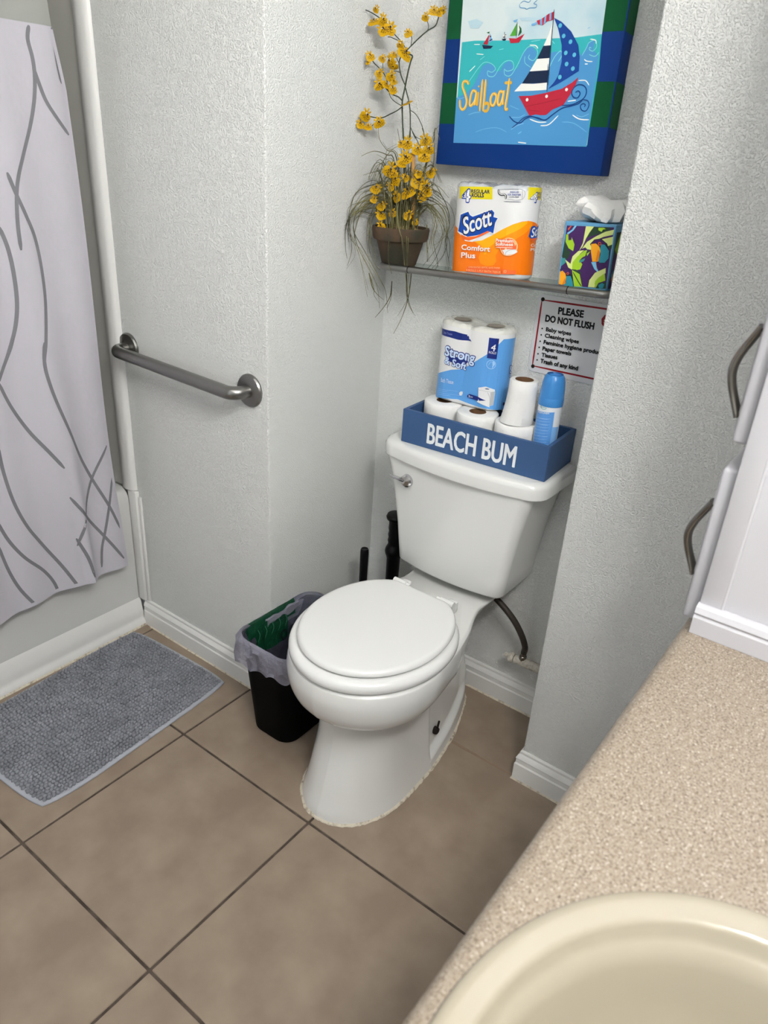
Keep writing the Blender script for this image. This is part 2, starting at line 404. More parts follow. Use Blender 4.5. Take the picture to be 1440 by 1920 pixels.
# ------------------------------------------------------------------ flat layouts of the prints and the lines of the plant (metres)
ART=[["P","sea",[[-0.1784,1.6756],[-0.1466,1.6779],[-0.0601,1.6764],[0.0113,1.6776],[0.0889,1.6785],[0.14,1.6828],[0.1453,1.6281],[0.1458,1.4865],[-0.1769,1.4802]]],["P","deep",[[-0.1387,1.5945],[-0.1303,1.6102],[-0.1211,1.6302],[-0.1072,1.6366],[-0.0903,1.63],[-0.0876,1.6212],[-0.076,1.6212],[-0.0693,1.6342],[-0.0561,1.6405],[-0.0446,1.6297],[-0.0461,1.6211],[-0.0344,1.6275],[-0.0291,1.6466],[-0.0204,1.6613],[-0.0072,1.6642],[0.0051,1.6546],[0.0045,1.6421],[-0.0036,1.6252],[0.0106,1.6378],[0.0398,1.6541],[0.0604,1.6559],[0.0983,1.6452],[0.109,1.6551],[0.1159,1.671],[0.1279,1.6727],[0.1273,1.6569],[0.1404,1.6467],[0.1429,1.5961]]],["P","deep",[[-0.1387,1.5945],[-0.1303,1.6102],[0.1425,1.5982],[0.1449,1.487],[-0.1775,1.4799],[-0.1803,1.57],[-0.1565,1.5784]]],["L","ripple",0.0012,[[-0.1787,1.57],[-0.1677,1.569],[-0.1558,1.5726]]],["L","ripple",0.0016,[[-0.1451,1.5369],[-0.1303,1.5415],[-0.1138,1.5435]]],["L","ripple",0.001,[[-0.1223,1.5036],[-0.0959,1.5115],[-0.0663,1.5136],[-0.0431,1.5064]]],["L","ripple",0.0018,[[-0.0337,1.5113],[-0.0205,1.5197],[-0.0042,1.5247]]],["L","ripple",0.002,[[-0.0152,1.5039],[-0.0074,1.5088]]],["L","white",0.0022,[[0.0086,1.5329],[0.0289,1.5279],[0.0481,1.5285]]],["L","white",0.002,[[0.0355,1.5214],[0.0543,1.5242],[0.0729,1.5412]]],["L","white",0.002,[[0.1044,1.543],[0.1213,1.536],[0.142,1.5354]]],["L","ripple",0.0012,[[0.083,1.5295],[0.1097,1.5281],[0.1412,1.5129]]],["L","white",0.0018,[[0.1059,1.6042],[0.1212,1.6042],[0.1304,1.596]]],["L","white",0.002,[[0.0894,1.5673],[0.1072,1.5697]]],["L","white",0.002,[[-0.0127,1.488],[0.0075,1.487]]],["L","ripple",0.001,[[-0.0435,1.5574],[-0.0195,1.5501]]],["L","ripple",0.0014,[[-0.0373,1.535],[-0.0173,1.5356],[-0.004,1.5415]]],["L","ripple",0.0014,[[0.1122,1.5432],[0.1257,1.5403],[0.14,1.546]]],["L","foam",0.0014,[[-0.1557,1.5966],[-0.1426,1.6124],[-0.1297,1.628],[-0.1162,1.6378],[-0.0982,1.6344],[-0.0882,1.6256],[-0.096,1.6191],[-0.1066,1.6213],[-0.1039,1.6124],[-0.0892,1.6124],[-0.0773,1.6299],[-0.0644,1.6395],[-0.0487,1.6383],[-0.0453,1.6254],[-0.0588,1.6211],[-0.0666,1.6255]]],["L","foam",0.0014,[[-0.0666,1.6255],[-0.0636,1.6146],[-0.0492,1.6135],[-0.0354,1.6339],[-0.0249,1.655],[-0.0129,1.6653],[0.0027,1.6609],[0.0072,1.6504],[-0.0006,1.64],[-0.0122,1.6443],[-0.0105,1.6506]]],["L","foam",0.0012,[[-0.0211,1.6487],[-0.0191,1.636],[-0.004,1.6274]]],["L","white",0.002,[[-0.0132,1.6674],[0.0005,1.6661],[0.0068,1.6608]]],["L","white",0.0016,[[-0.1527,1.6203],[-0.1391,1.6314]]],["L","white",0.0016,[[-0.139,1.6534],[-0.1211,1.6521]]],["L","white",0.0014,[[-0.1472,1.671],[-0.1324,1.6707]]],["L","foam",0.0012,[[-0.0846,1.6602],[-0.0734,1.6617]]],["L","foam",0.0014,[[-0.0115,1.6736],[0.0097,1.6756]]],["L","foam",0.0012,[[-0.1286,1.6423],[-0.1177,1.6487]]],["L","foam",0.0016,[[0.0389,1.6292],[0.0466,1.6458],[0.0578,1.6559],[0.0619,1.6477],[0.0559,1.6374]]],["L","foam",0.0014,[[0.0365,1.6736],[0.0426,1.6684]]],["L","foam",0.0014,[[0.1055,1.6471],[0.1129,1.6611],[0.1163,1.669],[0.1279,1.6727],[0.1336,1.6627],[0.1277,1.6549],[0.1199,1.657],[0.1191,1.661],[0.123,1.6599]]],["L","white",0.0018,[[0.1177,1.6749],[0.1292,1.6727],[0.1316,1.6667]]],["L","foam",0.0014,[[0.1202,1.649],[0.1332,1.6458],[0.1405,1.6527]]],["L","white",0.0018,[[0.1117,1.641],[0.1173,1.6379],[0.13,1.6368]]],["L","white",0.0018,[[0.1145,1.6329],[0.1208,1.6328]]],["L","ripple",0.001,[[0.1093,1.6928],[0.1138,1.6946]]],["L","cloudblue",0.0014,[[-0.0465,1.7401],[-0.039,1.7438],[-0.0279,1.7413],[-0.0231,1.7451]]],["L","cloudblue",0.0014,[[-0.0477,1.7391],[-0.046,1.7336],[-0.0343,1.7315],[-0.03,1.7297],[-0.0236,1.7315],[-0.0103,1.7316],[-0.009,1.7365],[-0.0154,1.7388],[-0.0084,1.7444]]],["P","haze",[[-0.1676,1.7135],[-0.1474,1.7171],[-0.129,1.7101],[-0.1393,1.6998],[-0.16,1.7004]]],["P","haze",[[-0.0454,1.7157],[-0.0184,1.7158],[0.0301,1.7101],[0.0278,1.7082],[-0.039,1.7097]]],["P","red",[[-0.1243,1.6712],[-0.1129,1.6874],[-0.1113,1.6863],[-0.1133,1.6697]]],["P","skyblue",[[-0.1109,1.6735],[-0.1104,1.6905],[-0.1018,1.6765]]],["L","navy",0.0018,[[-0.1104,1.6842],[-0.1065,1.6851]]],["L","navy",0.002,[[-0.1099,1.6767],[-0.1031,1.6797]]],["P","navy",[[-0.127,1.6695],[-0.1225,1.6625],[-0.1051,1.6626],[-0.0994,1.6673]]],["P","darkgreen",[[-0.119,1.6918],[-0.1117,1.6935],[-0.1123,1.6897]]],["P","navy",[[-0.0808,1.6792],[-0.077,1.6764],[-0.0713,1.6763],[-0.0696,1.6801]]],["P","white",[[-0.0797,1.6813],[-0.0753,1.6896],[-0.0707,1.6853],[-0.0706,1.6807]]],["L","navy",0.0016,[[-0.0787,1.6824],[-0.0709,1.6828]]],["L","navy",0.0012,[[-0.0756,1.6922],[-0.0743,1.6791]]],["L","navy",0.002,[[-0.073,1.6854],[-0.0716,1.6875]]],["P","leaf",[[-0.0621,1.6841],[-0.0486,1.7066],[-0.0453,1.6847]]],["P","white",[[-0.0466,1.7055],[-0.0419,1.6846],[-0.0357,1.6886],[-0.0387,1.699]]],["P","darkgreen",[[-0.044,1.7033],[-0.037,1.6969],[-0.0353,1.6897],[-0.0406,1.6846],[-0.0426,1.6836],[-0.0408,1.695]]],["P","red",[[-0.0635,1.6805],[-0.0467,1.6795],[-0.0278,1.6874],[-0.0386,1.6721],[-0.0585,1.6714]]],["P","skyblue",[[-0.0584,1.711],[-0.0478,1.7137],[-0.0497,1.708],[-0.0538,1.7077]]],["L","navy",0.001,[[-0.0483,1.7096],[-0.0466,1.6806]]],["P","white",[[0.0329,1.709],[0.0349,1.6645],[0.0188,1.6658],[0.0266,1.685]]],["P","navy",[[0.0181,1.6652],[0.0341,1.6661],[0.0354,1.6434],[0.0077,1.6425]]],["P","white",[[0.0077,1.6425],[0.0353,1.6438],[0.037,1.6213],[-0.0056,1.6204]]],["P","navy",[[-0.0056,1.6204],[0.0374,1.6226],[0.0387,1.5993],[-0.0201,1.5984]]],["P","blue",[[0.0335,1.713],[0.0516,1.7054],[0.075,1.6888],[0.0945,1.6654],[0.1013,1.6452],[0.1041,1.6207],[0.0701,1.602],[0.0479,1.5924],[0.0603,1.6125],[0.0637,1.6374],[0.0586,1.6661],[0.0458,1.6946]]],["P","white",[[-0.0215,1.5984],[0.0063,1.5979],[0.0374,1.6004],[0.0386,1.5874],[0.0084,1.5854],[-0.0361,1.5837]]],["P","blue",[[0.1041,1.6207],[0.0701,1.602],[0.0431,1.5891],[0.0429,1.5902],[0.0542,1.6019],[0.0622,1.6166]]],["P","red",[[-0.0243,1.5754],[0.0043,1.5762],[0.0363,1.5816],[0.0723,1.5894],[0.0937,1.601],[0.1053,1.6104],[0.1006,1.5917],[0.0814,1.5608],[0.0577,1.5517],[0.0458,1.5416],[0.0323,1.5408],[0.021,1.5421],[0.0071,1.5389]]],["L","darkred",0.001,[[-0.0063,1.5559],[0.034,1.5632],[0.0754,1.5724]]],["L","darkred",0.001,[[0.0031,1.5494],[0.0311,1.5478]]],["C","white",[-0.0033,1.5687],0.0031],["C","white",[0.0408,1.5756],0.003],["C","white",[0.0833,1.5882],0.003],["L","bluedark",0.0022,[[-0.0411,1.5372],[-0.0274,1.5274],[-0.0128,1.5251],[-0.0026,1.5326],[0.0107,1.5374],[0.0276,1.5356],[0.0447,1.5323],[0.0594,1.5419],[0.0786,1.5543],[0.0988,1.559],[0.1136,1.5635],[0.1224,1.571]]],["L","bluedark",0.002,[[-0.0313,1.5148],[-0.0184,1.5243],[-0.0058,1.5347],[0.0105,1.5385],[0.0365,1.5321]]],["L","bluedark",0.0022,[[0.0776,1.5596],[0.0984,1.5611],[0.113,1.5666],[0.1244,1.5742],[0.1273,1.5857],[0.1204,1.5949],[0.1073,1.5969],[0.0982,1.5906],[0.0958,1.5822],[0.1011,1.5749],[0.1103,1.574],[0.1141,1.5814],[0.1094,1.5859],[0.1034,1.5833]]],["L","bluedark",0.0018,[[0.1224,1.571],[0.133,1.569],[0.1372,1.5607],[0.1326,1.5511],[0.1235,1.552],[0.119,1.5593],[0.1238,1.5636],[0.1293,1.5616],[0.1275,1.558]]],["P","red",[[0.0201,1.7198],[0.0317,1.7234],[0.0328,1.7094],[0.0201,1.7074],[0.0108,1.7007],[-0.0002,1.703],[-0.0039,1.7092],[0.0062,1.7119]]],["P","skyblue",[[0.0225,1.7209],[0.0267,1.7222],[0.0281,1.7096],[0.0241,1.7089]]],["P","skyblue",[[0.013,1.7157],[0.0165,1.718],[0.0168,1.7055],[0.0125,1.7026]]],["P","skyblue",[[0.0031,1.7114],[0.0078,1.7122],[0.0096,1.7013],[0.0048,1.7014]]],["L","skyblue",0.004,[[-0.0021,1.7061],[-0.0083,1.7033],[-0.0148,1.7024]]],["L","navy",0.0016,[[0.0316,1.7269],[0.0329,1.709],[0.0351,1.6665],[0.0407,1.5955]]],["C","dot",[0.0496,1.6993],0.0039],["C","dot",[0.0602,1.6814],0.0039],["C","dot",[0.0769,1.6712],0.0039],["C","dot",[0.0701,1.6523],0.0039],["C","dot",[0.0892,1.6487],0.0039],["C","dot",[0.0754,1.633],0.004],["C","dot",[0.0905,1.625],0.004],["C","dot",[0.0647,1.6102],0.004],["L","navy",0.0016,[[0.0344,1.6334],[0.0403,1.5838]]],["L","gold",0.0058,[[-0.151,1.5955],[-0.1548,1.6012],[-0.164,1.6011],[-0.1659,1.592],[-0.158,1.5784],[-0.1517,1.5646],[-0.1533,1.553],[-0.1603,1.5471],[-0.1673,1.5528],[-0.1696,1.5667]]],["L","gold",0.0058,[[-0.1279,1.581],[-0.1374,1.5843],[-0.1422,1.574],[-0.1431,1.5579],[-0.1383,1.5556],[-0.1309,1.565],[-0.1285,1.581],[-0.1291,1.5673],[-0.1306,1.5558]]],["L","gold",0.0058,[[-0.1241,1.5821],[-0.1244,1.5548]]],["L","gold",0.0058,[[-0.1163,1.6058],[-0.1155,1.5446]]],["L","gold",0.0058,[[-0.1083,1.6058],[-0.1071,1.5448]]],["L","gold",0.0058,[[-0.1066,1.5459],[-0.0976,1.5461],[-0.0944,1.5553],[-0.0997,1.5609],[-0.1067,1.5574]]],["L","gold",0.0058,[[-0.0861,1.5803],[-0.0915,1.5701],[-0.089,1.5588],[-0.0828,1.5567],[-0.0782,1.5658],[-0.0782,1.5759],[-0.0861,1.5803]]],["L","gold",0.0058,[[-0.0616,1.5816],[-0.0704,1.5827],[-0.073,1.5704],[-0.0714,1.5591],[-0.0655,1.5592],[-0.0622,1.5705],[-0.0606,1.585],[-0.061,1.5683],[-0.0596,1.5582]]],["L","gold",0.0058,[[-0.0506,1.6081],[-0.0512,1.5795],[-0.0527,1.5572],[-0.051,1.5494],[-0.0461,1.5517]]],["L","gold",0.0058,[[-0.0613,1.5993],[-0.0437,1.5998]]],["C","gold",[-0.1243,1.5923],0.002],["L","goldlight",0.0018,[[-0.152,1.596],[-0.1558,1.6016],[-0.1649,1.6016],[-0.1669,1.5925],[-0.159,1.5788],[-0.1527,1.5651],[-0.1543,1.5535],[-0.1613,1.5475],[-0.1683,1.5532],[-0.1706,1.5671]]],["L","goldlight",0.0018,[[-0.1289,1.5814],[-0.1384,1.5847],[-0.1431,1.5744],[-0.1441,1.5583],[-0.1392,1.5561],[-0.1319,1.5654],[-0.1295,1.5814],[-0.1301,1.5677],[-0.1316,1.5562]]],["L","goldlight",0.0018,[[-0.1172,1.6062],[-0.1165,1.545]]],["L","goldlight",0.0018,[[-0.1092,1.6062],[-0.108,1.5452]]],["L","goldlight",0.0018,[[-0.0871,1.5807],[-0.0924,1.5705],[-0.0899,1.5593],[-0.0837,1.5571],[-0.0791,1.5662],[-0.0791,1.5763],[-0.0871,1.5807]]],["L","goldlight",0.0018,[[-0.0625,1.5821],[-0.0713,1.5831],[-0.0739,1.5708],[-0.0723,1.5596],[-0.0665,1.5597],[-0.0632,1.5709],[-0.0615,1.5854],[-0.062,1.5687],[-0.0605,1.5587]]],["L","goldlight",0.0018,[[-0.0515,1.6085],[-0.0521,1.58],[-0.0537,1.5577],[-0.0519,1.5498],[-0.0471,1.5522]]]]
SIGN=[["L","signred",0.0042,[[0.0772,1.1625],[0.2409,1.1669],[0.2715,1.1676]]],["L","signred",0.0042,[[0.0764,1.1621],[0.0768,1.0054]]],["L","signred",0.0042,[[0.0768,1.0054],[0.24,1.0071],[0.2891,1.0077]]],["T","black","PLEASE",[0.122,1.1375],0.034,0.0615,0.0149,3.4],["T","black","DO NOT FLUSH",[0.0929,1.1156],0.016,0.1201,0.0144,3.4],["T","black","Baby wipes",[0.0984,1.0935],0.016,0.0632,0.0089,3.4],["T","black","Cleaning wipes",[0.0983,1.0788],0.014,0.0853,0.0088,3.4],["T","black","Feminine hygiene products",[0.098,1.0633],0.016,0.151,0.0089,3.4],["T","black","Paper towels",[0.0979,1.048],0.022,0.073,0.0089,3.4],["T","black","Tissues",[0.0982,1.0327],0.037,0.0403,0.0089,3.4],["T","black","Trash of any kind",[0.0976,1.0174],0.016,0.0958,0.0096,3.4],["C","black",[0.0889,1.0982],0.0019],["C","black",[0.0889,1.0831],0.0019],["C","black",[0.0888,1.0678],0.0019],["C","black",[0.0886,1.053],0.0019],["C","black",[0.0882,1.0374],0.0019],["C","black",[0.0882,1.0224],0.0019],["P","signred",[[0.234,1.1543],[0.243,1.1566],[0.251,1.1513],[0.2539,1.1371],[0.2509,1.1254],[0.2407,1.1251],[0.2304,1.133],[0.2281,1.1445]]],["T","white","STOP",[0.2347,1.1367],-0.002,0.0169,0.0073,1],["C","black",[0.241,1.1131],0.0021]]
TISSUE=[["P","purple",[[0.1584,1.3387],[0.2597,1.3425],[0.2625,1.2236],[0.157,1.219],[0.1575,1.2739]]],["P","forest",[[0.1579,1.3095],[0.169,1.2901],[0.175,1.2894],[0.1716,1.2756],[0.165,1.2703],[0.1562,1.2767]]],["P","teal",[[0.1559,1.2737],[0.1642,1.2747],[0.1674,1.2661],[0.1571,1.2572]]],["P","lime",[[0.1591,1.3214],[0.164,1.3219],[0.1661,1.3104],[0.1726,1.3112],[0.1724,1.317],[0.1808,1.3033],[0.1799,1.2899],[0.169,1.2946],[0.1601,1.3068]]],["P","sky",[[0.1603,1.3237],[0.1706,1.3313],[0.1756,1.3397],[0.1798,1.3394],[0.1741,1.3302],[0.164,1.3219]]],["P","red2",[[0.1627,1.329],[0.1693,1.3384],[0.1667,1.3388],[0.1612,1.3325]]],["P","palelime",[[0.2,1.3403],[0.2175,1.341],[0.2101,1.3296],[0.2043,1.3175],[0.1993,1.301],[0.1929,1.2915],[0.1988,1.3082]]],["P","forest",[[0.2176,1.3403],[0.2428,1.3415],[0.2539,1.3405],[0.2475,1.3335],[0.2298,1.3274],[0.2117,1.3212],[0.2043,1.3175],[0.2101,1.3296]]],["P","lime",[[0.2274,1.3392],[0.2383,1.3403],[0.2434,1.338],[0.2374,1.3367],[0.2351,1.3322],[0.2275,1.335]]],["P","palelime",[[0.2605,1.3384],[0.2595,1.3284],[0.2402,1.3228],[0.2228,1.3138],[0.2121,1.3025],[0.1985,1.2965],[0.2073,1.3106],[0.2243,1.3225],[0.2429,1.333]]],["P","palelime",[[0.2379,1.3183],[0.2609,1.3251],[0.2618,1.3096],[0.25,1.3054]]],["P","forest",[[0.2516,1.3055],[0.2616,1.3103],[0.2612,1.3009]]],["P","palelime",[[0.1647,1.2718],[0.1779,1.2644],[0.1801,1.2796],[0.1913,1.2913],[0.2039,1.2942],[0.1956,1.2859],[0.1894,1.2748],[0.1834,1.2531],[0.1743,1.2564]]],["P","lime",[[0.2042,1.2928],[0.2103,1.295],[0.2077,1.283],[0.2018,1.2793],[0.1964,1.2727],[0.2043,1.2663],[0.2013,1.2555],[0.1918,1.2527],[0.1831,1.2546],[0.1823,1.268],[0.1916,1.281]]],["P","palelime",[[0.2033,1.3015],[0.2158,1.3087],[0.219,1.296],[0.21,1.2964]]],["P","forest",[[0.2108,1.2921],[0.2185,1.2945],[0.2098,1.2803]]],["P","lime",[[0.2101,1.2876],[0.2172,1.2929],[0.2125,1.2835]]],["P","teal",[[0.1964,1.2727],[0.2085,1.2786],[0.2064,1.2725],[0.1973,1.2684]]],["P","black2",[[0.2145,1.3071],[0.2223,1.3166],[0.2361,1.3195],[0.2504,1.3111],[0.26,1.2951],[0.2582,1.2804],[0.2503,1.2721],[0.2372,1.2734]]],["P","purple",[[0.2175,1.3081],[0.224,1.3161],[0.2347,1.3187],[0.2489,1.311],[0.2358,1.3052],[0.2298,1.311]]],["P","teal2",[[0.2383,1.3083],[0.2462,1.3085],[0.2571,1.2976],[0.2584,1.2833],[0.2516,1.2738],[0.2405,1.2731],[0.2374,1.2764],[0.2404,1.2898],[0.2372,1.2981]]],["P","orange",[[0.2168,1.3073],[0.227,1.3092],[0.2353,1.3037],[0.239,1.2954],[0.2377,1.2749],[0.2251,1.2733],[0.2188,1.2931]]],["P","orange2",[[0.2332,1.2977],[0.2388,1.294],[0.2373,1.2749],[0.2319,1.2757]]],["C","red2",[0.2346,1.3093],0.0034],["C","black2",[0.2352,1.3097],0.0017],["P","sky",[[0.2228,1.2723],[0.2339,1.2737],[0.2368,1.2631],[0.2449,1.2509],[0.2318,1.2595]]],["P","red2",[[0.2327,1.2731],[0.2343,1.2733],[0.2364,1.263],[0.2394,1.2583]]],["P","black2",[[0.1557,1.251],[0.1627,1.2549],[0.1768,1.2522],[0.1869,1.2385],[0.1929,1.2195],[0.1741,1.2199]]],["P","purple",[[0.1568,1.2496],[0.1628,1.2542],[0.1751,1.252],[0.1825,1.2439],[0.1701,1.2423]]],["P","teal2",[[0.1724,1.2388],[0.1824,1.2401],[0.1885,1.2296],[0.1913,1.2193],[0.1673,1.2197],[0.1733,1.2244]]],["P","orange",[[0.1566,1.2458],[0.162,1.2491],[0.1698,1.2437],[0.1725,1.2365],[0.1719,1.2226],[0.1655,1.2202],[0.1576,1.2206]]],["P","orange2",[[0.1697,1.2346],[0.1733,1.2244],[0.1654,1.2205]]],["C","red2",[0.175,1.2444],0.0027],["C","black2",[0.175,1.2441],0.0014],["P","lime",[[0.1835,1.2524],[0.2014,1.2465],[0.208,1.2293],[0.2114,1.2214],[0.1931,1.2203]]],["L","forest",0.002,[[0.1858,1.2489],[0.2031,1.2286],[0.2102,1.222]]],["P","forest",[[0.1824,1.2537],[0.1916,1.2542],[0.2041,1.2498],[0.2033,1.2452]]],["P","palelime",[[0.2242,1.2225],[0.2249,1.2362],[0.2348,1.2525],[0.2559,1.2641],[0.2572,1.254],[0.246,1.2451],[0.2385,1.2336],[0.2389,1.2231]]],["P","lime",[[0.238,1.2365],[0.2432,1.2432],[0.2556,1.2538],[0.2593,1.2395],[0.2452,1.233],[0.2408,1.2219],[0.2375,1.2305]]],["P","forest",[[0.2408,1.2219],[0.2483,1.2335],[0.2622,1.2369],[0.2625,1.2236]]],["P","teal2",[[0.246,1.2287],[0.2531,1.2342],[0.2584,1.2319],[0.2567,1.2242],[0.2489,1.2223]]]]
ORANGEPACK=[["P","orangepack",[[-0.0998,0.105],[-0.077,0.1009],[-0.061,0.0931],[-0.0482,0.0771],[-0.0358,0.0745],[-0.0242,0.0749],[-0.0034,0.0788],[0.0194,0.0903],[0.0454,0.1053],[0.0694,0.1174],[0.0878,0.1234],[0.1034,0.1251],[0.1202,0.1224],[0.1406,0.117],[0.1498,0.1098],[0.1498,0.0091],[0.0834,0.0133],[0.023,0.0108],[-0.0274,0.0086],[-0.0878,0.0053]]],["P","midorange",[[-0.0222,0.0748],[-0.0018,0.0793],[0.0194,0.0903],[0.0454,0.1053],[0.0694,0.1174],[0.0878,0.1226],[0.1018,0.1243],[0.115,0.1217],[0.1142,0.1141],[0.0982,0.1003],[0.0782,0.0872],[0.0586,0.0763],[0.0422,0.0636],[0.0346,0.0502],[0.0382,0.038],[0.0318,0.0293],[0.0134,0.0253],[-0.0026,0.0297],[-0.0082,0.0418],[-0.0042,0.055],[-0.0074,0.0642],[-0.0158,0.0711]]],["P","amber",[[-0.0222,0.0748],[-0.0018,0.0793],[0.0194,0.0903],[0.0454,0.1053],[0.0694,0.1174],[0.0878,0.1226],[0.0998,0.124],[0.1006,0.1201],[0.0894,0.1114],[0.0758,0.1031],[0.0606,0.0957],[0.0462,0.0873],[0.0326,0.0781],[0.0206,0.069],[0.0126,0.0602],[0.0098,0.0504],[0.0062,0.0499],[0.0026,0.0606],[-0.0062,0.0691],[-0.0142,0.0729]]],["P","yellow",[[-0.077,0.1866],[0.0118,0.1892],[0.0146,0.1643],[-0.0414,0.1623],[-0.0754,0.1619]]],["P","yellow",[[0.0946,0.1919],[0.1498,0.1909],[0.1498,0.1657],[0.121,0.1673],[0.0958,0.1675]]],["T","bluetext","4",[-0.0642,0.1567],-0.003,0.0216,0.0242,7],["T","white","4",[-0.0646,0.1574],-0.009,0.022,0.0229,2.5],["T","bluetext","4",[0.1018,0.1626],-0.039,0.0204,0.0197,4],["T","white","4",[0.1022,0.1643],-0.044,0.0176,0.0163,2.4],["T","navytext","REGULAR",[-0.0402,0.175],0.017,0.046,0.0069,3],["T","navytext","ROLLS",[-0.0382,0.1667],0.03,0.0304,0.0072,3],["T","navytext","REG",[0.1226,0.1771],-0.026,0.0272,0.0056,1],["T","navytext","ROLL",[0.1234,0.1706],-0.028,0.0264,0.005,1],["L","gray",0.0007,[[0.0254,0.1846],[0.0814,0.1864],[0.0826,0.1676],[0.0506,0.1663]]],["L","gray",0.0007,[[0.0814,0.1864],[0.0826,0.1676]]],["L","pipe",0.0045,[[0.0274,0.1848],[0.0294,0.1776],[0.035,0.1748],[0.0422,0.1753],[0.0466,0.173],[0.0466,0.1664]]],["L","white",0.0015,[[0.0278,0.1841],[0.0298,0.1779],[0.0354,0.1754],[0.0422,0.1759],[0.0462,0.173],[0.0462,0.1668]]],["T","bluetext","DISSOLVES",[0.0554,0.1796],0.024,0.0188,0.0029,1],["T","bluetext","10X FASTER",[0.0506,0.1741],0.02,0.0284,0.0036,1.3],["T","navytext","CLOG-FREE",[0.055,0.17],0.021,0.02,0.0028,1],["L","navytext",0.0009,[[0.0434,0.1617],[0.0806,0.1626]]],["P","white",[[-0.0682,0.1301],[-0.0442,0.1381],[-0.0374,0.1306],[-0.0314,0.1288],[0.0154,0.1449],[0.0238,0.1384],[0.023,0.1308],[0.0338,0.128],[0.0286,0.1177],[0.0266,0.0945],[0.015,0.0963],[-0.0066,0.0878],[-0.0262,0.0739],[-0.0458,0.0742],[-0.0598,0.0869],[-0.0714,0.092],[-0.0686,0.1081]]],["P","flagblue",[[-0.0638,0.1286],[-0.0434,0.1363],[-0.0386,0.1294],[-0.031,0.1265],[0.0158,0.1434],[0.0226,0.138],[0.0214,0.1291],[0.0322,0.1274],[0.027,0.1175],[0.0246,0.0958],[0.0162,0.0983],[-0.0182,0.0882],[-0.041,0.0839],[-0.057,0.0904],[-0.0686,0.0935],[-0.0658,0.1084]]],["P","orangered",[[-0.059,0.0878],[-0.043,0.0832],[-0.0182,0.0869],[0.0106,0.0998],[0.0158,0.098],[-0.0138,0.0839],[-0.0362,0.0755],[-0.053,0.0773]]],["T","navytext","Scott",[-0.0506,0.0863],0.349,0.0792,0.0382,2.6,0.25],["T","white","Scott",[-0.0494,0.0888],0.339,0.0755,0.0334,1.4,0.25],["P","flagblue",[[0.111,0.1134],[0.1206,0.1155],[0.1278,0.1115],[0.1498,0.1157],[0.1498,0.0895],[0.1154,0.0865],[0.1062,0.0935]]],["T","white","Sco",[0.1134,0.0912],0.168,0.0369,0.0182,1.4,0.25],["P","orangered",[[0.1114,0.0889],[0.1498,0.0895],[0.1498,0.0864],[0.1162,0.0827]]],["T","orangered","Comfort",[-0.0542,0.0548],0.019,0.076,0.0113,4.2],["T","white","Comfort",[-0.0534,0.0554],0.022,0.074,0.0106,2.4],["T","orangered","Plus",[-0.053,0.0376],0.047,0.0384,0.0117,4.2],["T","white","Plus",[-0.0522,0.038],0.052,0.0364,0.011,2.4],["T","white","Comf",[0.1146,0.0726],-0.064,0.0353,0.0054,1],["T","white","Plus",[0.115,0.0633],-0.087,0.0349,0.0059,1],["C","orangelight",[0.0642,0.0707],0.0191],["C","orangered2",[0.0638,0.0707],0.0172],["P","orangered",[[0.0322,0.0858],[0.0726,0.0868],[0.0734,0.0684],[0.0346,0.0659]]],["T","white","Premium",[0.0338,0.079],0.035,0.0392,0.0066,2.6],["T","white","Softness",[0.0342,0.0713],0.052,0.0389,0.0062,2.6],["L","palepink",0.0016,[[0.035,0.0675],[0.0734,0.0696]]],["P","rollwhite",[[0.0522,0.0633],[0.0598,0.0656],[0.0794,0.0665],[0.0838,0.0613],[0.0774,0.0566],[0.0614,0.0534],[0.057,0.0552]]],["L","rollgray",0.0012,[[0.0598,0.054],[0.0606,0.0595],[0.0698,0.065],[0.0814,0.0651]]],["P","orangered2",[[-0.031,0.0212],[0.0098,0.024],[0.0514,0.0254],[0.0558,0.0132],[0.0498,0.0109],[-0.0366,0.009],[-0.0358,0.0157]]],["T","orangelight","UNSCENTED SEPTIC SAFE PAPER",[-0.0302,0.0177],0.071,0.0814,0.0033,0.6],["T","orangelight","4 ROLLS 1-PLY BATH TISSUE",[-0.0354,0.0105],0.042,0.0889,0.0042,0.6],["P","orangered2",[[0.057,0.0237],[0.0846,0.0221],[0.085,0.0142],[0.0578,0.0127]]],["C","orangelight",[0.0626,0.0191],0.0028],["C","orangered2",[0.0626,0.0191],0.0021]]
